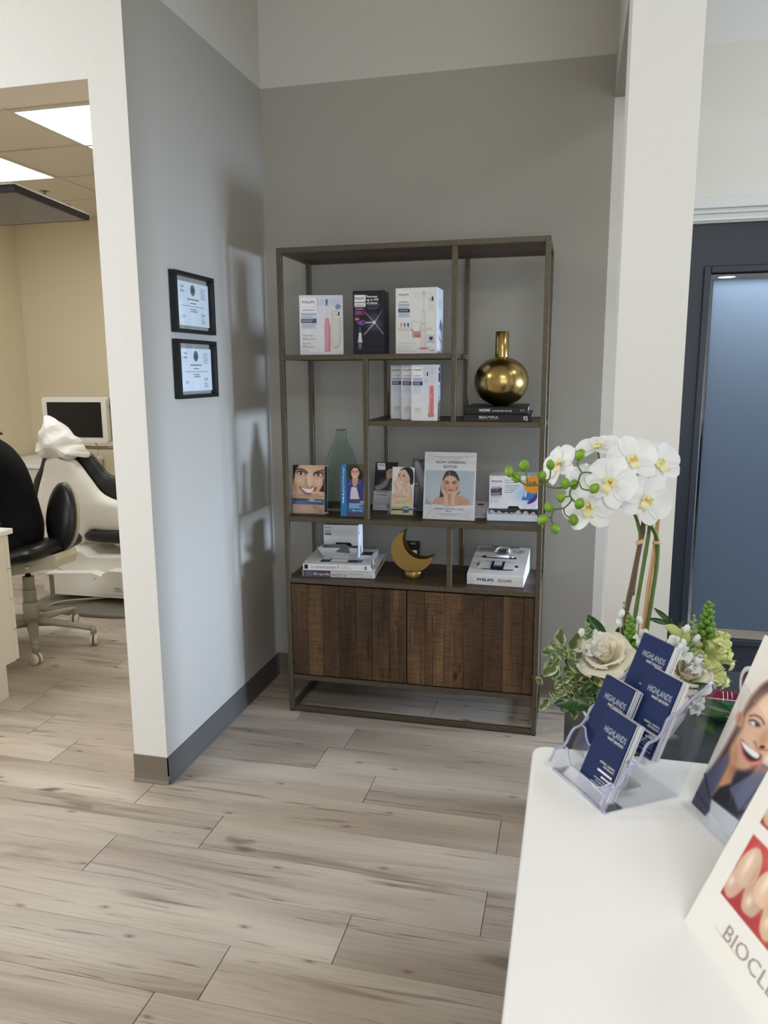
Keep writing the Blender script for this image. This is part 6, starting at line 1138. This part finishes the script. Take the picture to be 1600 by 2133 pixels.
for p, q in (((1.4707, -1.8801, 1.1299), (1.4735, -1.8805, 1.1239)), ((1.5031, -1.8622, 1.1266), (1.5034, -1.8633, 1.1206))): G().tube([rel(p), rel(q)], .0072, 10).build('raffia_tie', MAT['raffia'], fa)
# snapdragon and stock spikes
ELL = G().lathe([(.0, -.0062), (.0034, -.0045), (.0046, 0), (.0036, .0045), (.0, .0068)], 9).mesh('flower_bud', MAT['snap_green']); ELW = ELL.copy(); ELW.materials[0] = MAT['stock_white']; ELS = ELL.copy(); ELS.materials[0] = MAT['sage']; ELY = ELL.copy(); ELY.materials[0] = MAT['snap']
def floret_mesh():
    g = G(); g.lathe([(.0035, 0), (.0062, .008), (.0072, .016), (.009, .020)], 12)
    for a, L, W in ((0, .020, .016), (50, .017, .013), (-50, .017, .013), (180, .017, .016), (135, .014, .011), (225, .014, .011)):
        M_ = Matrix.Translation((0, 0, .018)) @ Matrix.Rotation(RAD(a), 4, 'Z')
        g.grid(5, 5, lambda u, v, L=L, W=W: ((u-.5)*W*math.sin(math.pi*(.25+.7*v)), .006+v*L*.8, .010*math.sin(v*2.8)+.003*math.cos(u*9)), 0, M_)
    return g.mesh('floret', MAT['snap'])
FLO = floret_mesh(); FLW = FLO.copy(); FLW.materials[0] = MAT['stock_white']
def spike(base, tip, green, n_b, n_f, seed, w=.016, bud=None, flo=None, f_lo=.0, f_hi=.55):
    r = random.Random(seed); a, b = Vector(base), Vector(tip); ax = (b-a).normalized(); s1 = ax.orthogonal().normalized(); s2 = ax.cross(s1)
    G().tube([rel(a), rel(a.lerp(b, .5)), rel(b)], [.0038, .003, .0016], 7).build('flower_stem', MAT['sage'] if bud is not ELL else MAT['snap_green'], fa)
    for i in range(n_b):
        f = (1-f_hi)*i/n_b+f_hi+.02; an = i*2.4; k = w*(1.0-.75*(f-f_hi)/(1.001-f_hi))*.55; d = s1*math.cos(an)+s2*math.sin(an)
        q = place('flower_bud', bud, fa, rel(a.lerp(b, f)+d*k), (ax*.8+d).to_track_quat('Z', 'Y')); q.scale = ((1.5 if bud is ELL else 1.15)-.6*(f-f_hi)/(1.001-f_hi),)*3
    for i in range(n_f):
        f = f_lo+(f_hi-f_lo)*(i+.5)/n_f; an = i*2.4+r.uniform(-.4, .4); d = s1*math.cos(an)+s2*math.sin(an)
        q = place('floret', flo, fa, rel(a.lerp(b, f)+d*.004), (ax*.35+d).to_track_quat('Z', 'Y') @ Quaternion((0, 0, 1), r.uniform(0, 6))); q.scale = (r.uniform(.85, 1.15)*w/.016,)*3
spike((1.5843, -1.8996, 0.8497), (1.5929, -1.9057, 1.0282), 1, 26, 11, 1, .022, ELL, FLO, .12, .62)
spike((1.4689, -1.9473, 0.8587), (1.4570, -1.9435, 1.0057), 1, 34, 5, 2, .020, ELL, FLO, .1, .36)
spike((1.4820, -1.9021, 0.8594), (1.4508, -1.9010, 1.0172), 0, 20, 3, 3, .013, ELS, FLW, .30, .52)
spike((1.5512, -1.9465, 0.8666), (1.5690, -1.9157, 1.0067), 0, 18, 3, 4, .012, ELS, FLW, .25, .5)
spike((1.4029, -1.9716, 0.8717), (1.3838, -1.9735, 0.9977), 0, 20, 3, 5, .014, ELS, FLW, .35, .6)
spike((1.5604, -1.9489, 0.8415), (1.5490, -1.9501, 0.9613), 0, 5, 3, 6, .012, ELW, FLW, .2, .75)
for p in ((1.3728, -1.9934, 0.9624), (1.3744, -1.9888, 0.9846), (1.3984, -1.9734, 0.9794), (1.4399, -1.9400, 0.9909), (1.4434, -1.9360, 1.0077), (1.4746, -1.9306, 0.9957), (1.5520, -1.9440, 0.9900), (1.5481, -1.9496, 0.9654), (1.5705, -1.9425, 0.9735), (1.5690, -1.9386, 0.9684), (1.5703, -1.9598, 0.9377), (1.5362, -1.9669, 0.9445)):
    b = place('flower_bud', ELW, fa, rel(p), (rnd.uniform(-.5, .5), rnd.uniform(-.5, .5), 0)); b.scale = (1.25, 1.25, 1.3); G().tube([rel(p), rel((p[0]*.75+FA[0]*.25, p[1], p[2]-.035))], .0013, 5).build('flower_stem', MAT['sage'], fa)
for p in ((1.3873, -2.0007, 0.9601), (1.3818, -1.9957, 0.9385), (1.4055, -1.9744, 0.9644), (1.5338, -1.9636, 0.9649), (1.5408, -1.9557, 0.9424), (1.5713, -1.9628, 0.8649), (1.5654, -1.9673, 0.8485), (1.4732, -1.9467, 0.9672)):
    b = place('floret', FLW, fa, rel(p), facing(tocam(p, rnd.uniform(-.6, .6), rnd.uniform(-.2, .8)), rnd.uniform(0, 360))); b.scale = (.85,)*3
# roses
def rose_petal(r, h, ang, flare):
    g = G()
    def f(u, v):
        a = (u-.5)*ang; e = 1-.30*(2*u-1)**2; R = r*(.42+.58*math.sin(min(1, v*1.15)*1.57))+flare*max(0, v-.55)**2*(1+.25*math.sin(7*u))
        return (R*math.sin(a), R*math.cos(a), h*v*e-flare*.9*max(0, v-.8))
    g.grid(9, 8, f); return g.mesh('petal', MAT['rose'])
RPS = [rose_petal(.0065, .030, 3.2, .004), rose_petal(.0125, .031, 2.4, .012), rose_petal(.019, .030, 2.0, .030), rose_petal(.025, .027, 1.7, .050)]
def rose(p, d, sc):
    q = facing(d); b = place('rose', G().lathe([(.0, -.008), (.006, -.006), (.0085, .004), (.005, .022), (.0, .024)], 12).mesh('rose', MAT['rose']), fa, rel(p), q); b.scale = (sc,)*3
    for k, n in enumerate((2, 3, 5, 5)):
        for i in range(n): place('petal', RPS[k], b, (0, 0, -.001*k), Quaternion((0, 0, 1), 6.283*i/n+k*.7) @ Quaternion((1, 0, 0), -.05*k))
rose((1.4170, -1.9965, 0.9436), tocam((1.4170, -1.9965, 0.9436), -.3, 1.1), 1.35); rose((1.5565, -1.9389, 0.8999), tocam((1.5565, -1.9389, 0.8999), .4, 1.0), 1.25); rose((1.4422, -1.9638, 0.9173), tocam((1.4422, -1.9638, 0.9173), .1, .9), 1.1)
# lime petals, calla-like bract, dark leaves
CAL = petal_mesh('lily_petal', .060, .034, .5, MAT['snap'], .9, .10)
for p, d, s in (((1.5529, -1.9208, 0.9448), (-.5, -.2, .75), 1.0), ((1.4413, -1.9994, 0.8961), (-.3, -.6, .2), .7), ((1.4568, -1.9925, 0.9123), (.4, -.6, .4), .7)):
    o = place('lily_petal', CAL, fa, rel(p), Vector(d).to_track_quat('Y', 'Z')); o.scale = (s,)*3
def leafcol(u, v):
    e_ = abs(u-.5)*2; k = max(0, min(1, (e_+.22*math.sin(9*v+4*u)-.55)*4)); k = max(k, 1 if v > .93 else 0)
    return tuple(a*(1-k)+b*k for a, b in zip((92, 114, 68), (196, 202, 158)))
VL = petal_mesh('leaf', .030, .020, .25, MAT['leafcol'], .85, .08, 9, 9, leafcol)
twigs = [[(1.4200, -1.9740, 0.8924), (1.3753, -1.9974, 0.9377), (1.3462, -2.0108, 0.9603), (1.3263, -2.0166, 0.9556)], [(1.4149, -1.9784, 0.8758), (1.3724, -2.0036, 0.9089), (1.3401, -2.0220, 0.9090)], [(1.4211, -1.9792, 0.8632), (1.3814, -2.0060, 0.8842), (1.3569, -2.0214, 0.8901), (1.3453, -2.0264, 0.8787)], [(1.4150, -1.9670, 0.8801), (1.3886, -1.9883, 0.9132), (1.3635, -1.9970, 0.9276)], [(1.4106, -1.9907, 0.8716), (1.3778, -2.0197, 0.8720), (1.3606, -2.0266, 0.8574)]]
LV = [((1.3566, -2.0128, 0.9637), .35, .95, 1.25), ((1.3419, -2.0103, 0.9685), -.1, 1.0, 1.05), ((1.3525, -2.0175, 0.9442), .6, -.5, 1.15), ((1.3331, -2.0171, 0.9441), -.5, -.8, 1.25), ((1.3366, -2.0223, 0.9394), -.2, -.9, 1.15)]
rl = random.Random(11)
for tw in twigs:
    pts = crm(tw, 6, False); G().tube([rel(p) for p in pts], [.0018-.0012*i/len(pts) for i in range(len(pts))], 6).build('twig', MAT['bamboo_dark'], fa)
    for i, p in enumerate(pts[4:]):
        for s in (-1, 1): LV.append((tuple(Vector(p)+Vector((rl.uniform(-.004, .004), rl.uniform(-.012, .006), rl.uniform(-.004, .004)))), s*rl.uniform(.3, 1)-.3, rl.uniform(-.9, .7), rl.uniform(.5, .8)))
for i in range(44): LV.append(((1.3808, -2.0030, 0.9006), 0, 0, 0) if False else (tuple(Vector((1.3786, -1.9995, 0.8945))+Vector((rl.gauss(0, .026), rl.gauss(0, .014), rl.gauss(0, .024)))), rl.uniform(-1, 1), rl.uniform(-.9, .6), rl.uniform(.5, .85)))
for p, dx, dz, s in LV:
    y = Vector((dx, rl.uniform(-.5, .1), dz)).normalized(); n_ = (CAM-Vector(p)).normalized()+Vector((rl.uniform(-.6, .6), rl.uniform(-.3, .3), rl.uniform(-.2, .8)))
    z = (n_-y*n_.dot(y)).normalized(); x = y.cross(z); q = Matrix((x, y, z)).transposed().to_quaternion(); o = place('leaf', VL, fa, rel(p), q); o.scale = (s,)*3
DL = petal_mesh('leaf', .070, .036, .2, MAT['leaf_dark'], .9, .12, 7, 9)
for p, d, s in (((1.3919, -2.0370, 0.8723), (-1, -.2, .10), .85), ((1.3809, -2.0255, 0.8924), (.5, -.2, -.9), .8), ((1.4163, -1.8757, 0.9189), (-.4, .2, .9), .95), ((1.4424, -1.8684, 0.9232), (.3, .2, .75), .7), ((1.5516, -1.9665, 0.8708), (.6, -.3, .7), .75), ((1.5750, -1.9639, 0.8542), (1, -.2, .05), .85), ((1.5722, -1.9572, 0.8374), (.8, -.1, -.5), .7), ((1.4045, -1.9941, 0.9169), (-.2, -.3, -.9), .6), ((1.4179, -2.0134, 0.9084), (-.9, -.3, -.3), .6), ((1.4025, -2.0278, 0.8518), (.1, -.2, -1), .7)):
    y = Vector(d).normalized(); n_ = (CAM-Vector(p)).normalized()+Vector((0, 0, .7)); z = (n_-y*n_.dot(y)).normalized(); o = place('leaf', DL, fa, rel(p), Matrix((y.cross(z), y, z)).transposed().to_quaternion()); o.scale = (s,)*3
NL = petal_mesh('leaf', .042, .010, .2, MAT['leaf_dark'], .9, .05, 5, 7); G().tube([rel(p) for p in crm([(1.5135, -1.9024, 0.9274), (1.5295, -1.8936, 0.9531), (1.5357, -1.8892, 0.9685), (1.5333, -1.8862, 0.9875)], 4, False)], .0011, 6).build('twig', MAT['leaf_dark'], fa)
for p, d in (((1.5353, -1.8870, 0.9806), (-.8, 0, .65)), ((1.5336, -1.8878, 0.9789), (-1, 0, .2)), ((1.5308, -1.8914, 0.9634), (.6, 0, -.15)), ((1.5276, -1.8928, 0.9600), (.5, 0, .5))):
    y = Vector(d).normalized(); n_ = (CAM-Vector(p)).normalized(); z = (n_-y*n_.dot(y)).normalized(); place('leaf', NL, fa, rel(p), Matrix((y.cross(z), y, z)).transposed().to_quaternion())
# lime berries low in the bowl
for p in ((1.4101, -2.0160, 0.9044), (1.4153, -2.0170, 0.8922), (1.4191, -2.0192, 0.8760), (1.4149, -2.0230, 0.8614), (1.4073, -2.0129, 0.8967), (1.4492, -1.9967, 0.9001), (1.4564, -1.9904, 0.9246)):
    b = place('flower_bud', ELY, fa, rel(p), (rnd.uniform(-1, 1), rnd.uniform(-1, 1), 0)); b.scale = (1.4,)*3
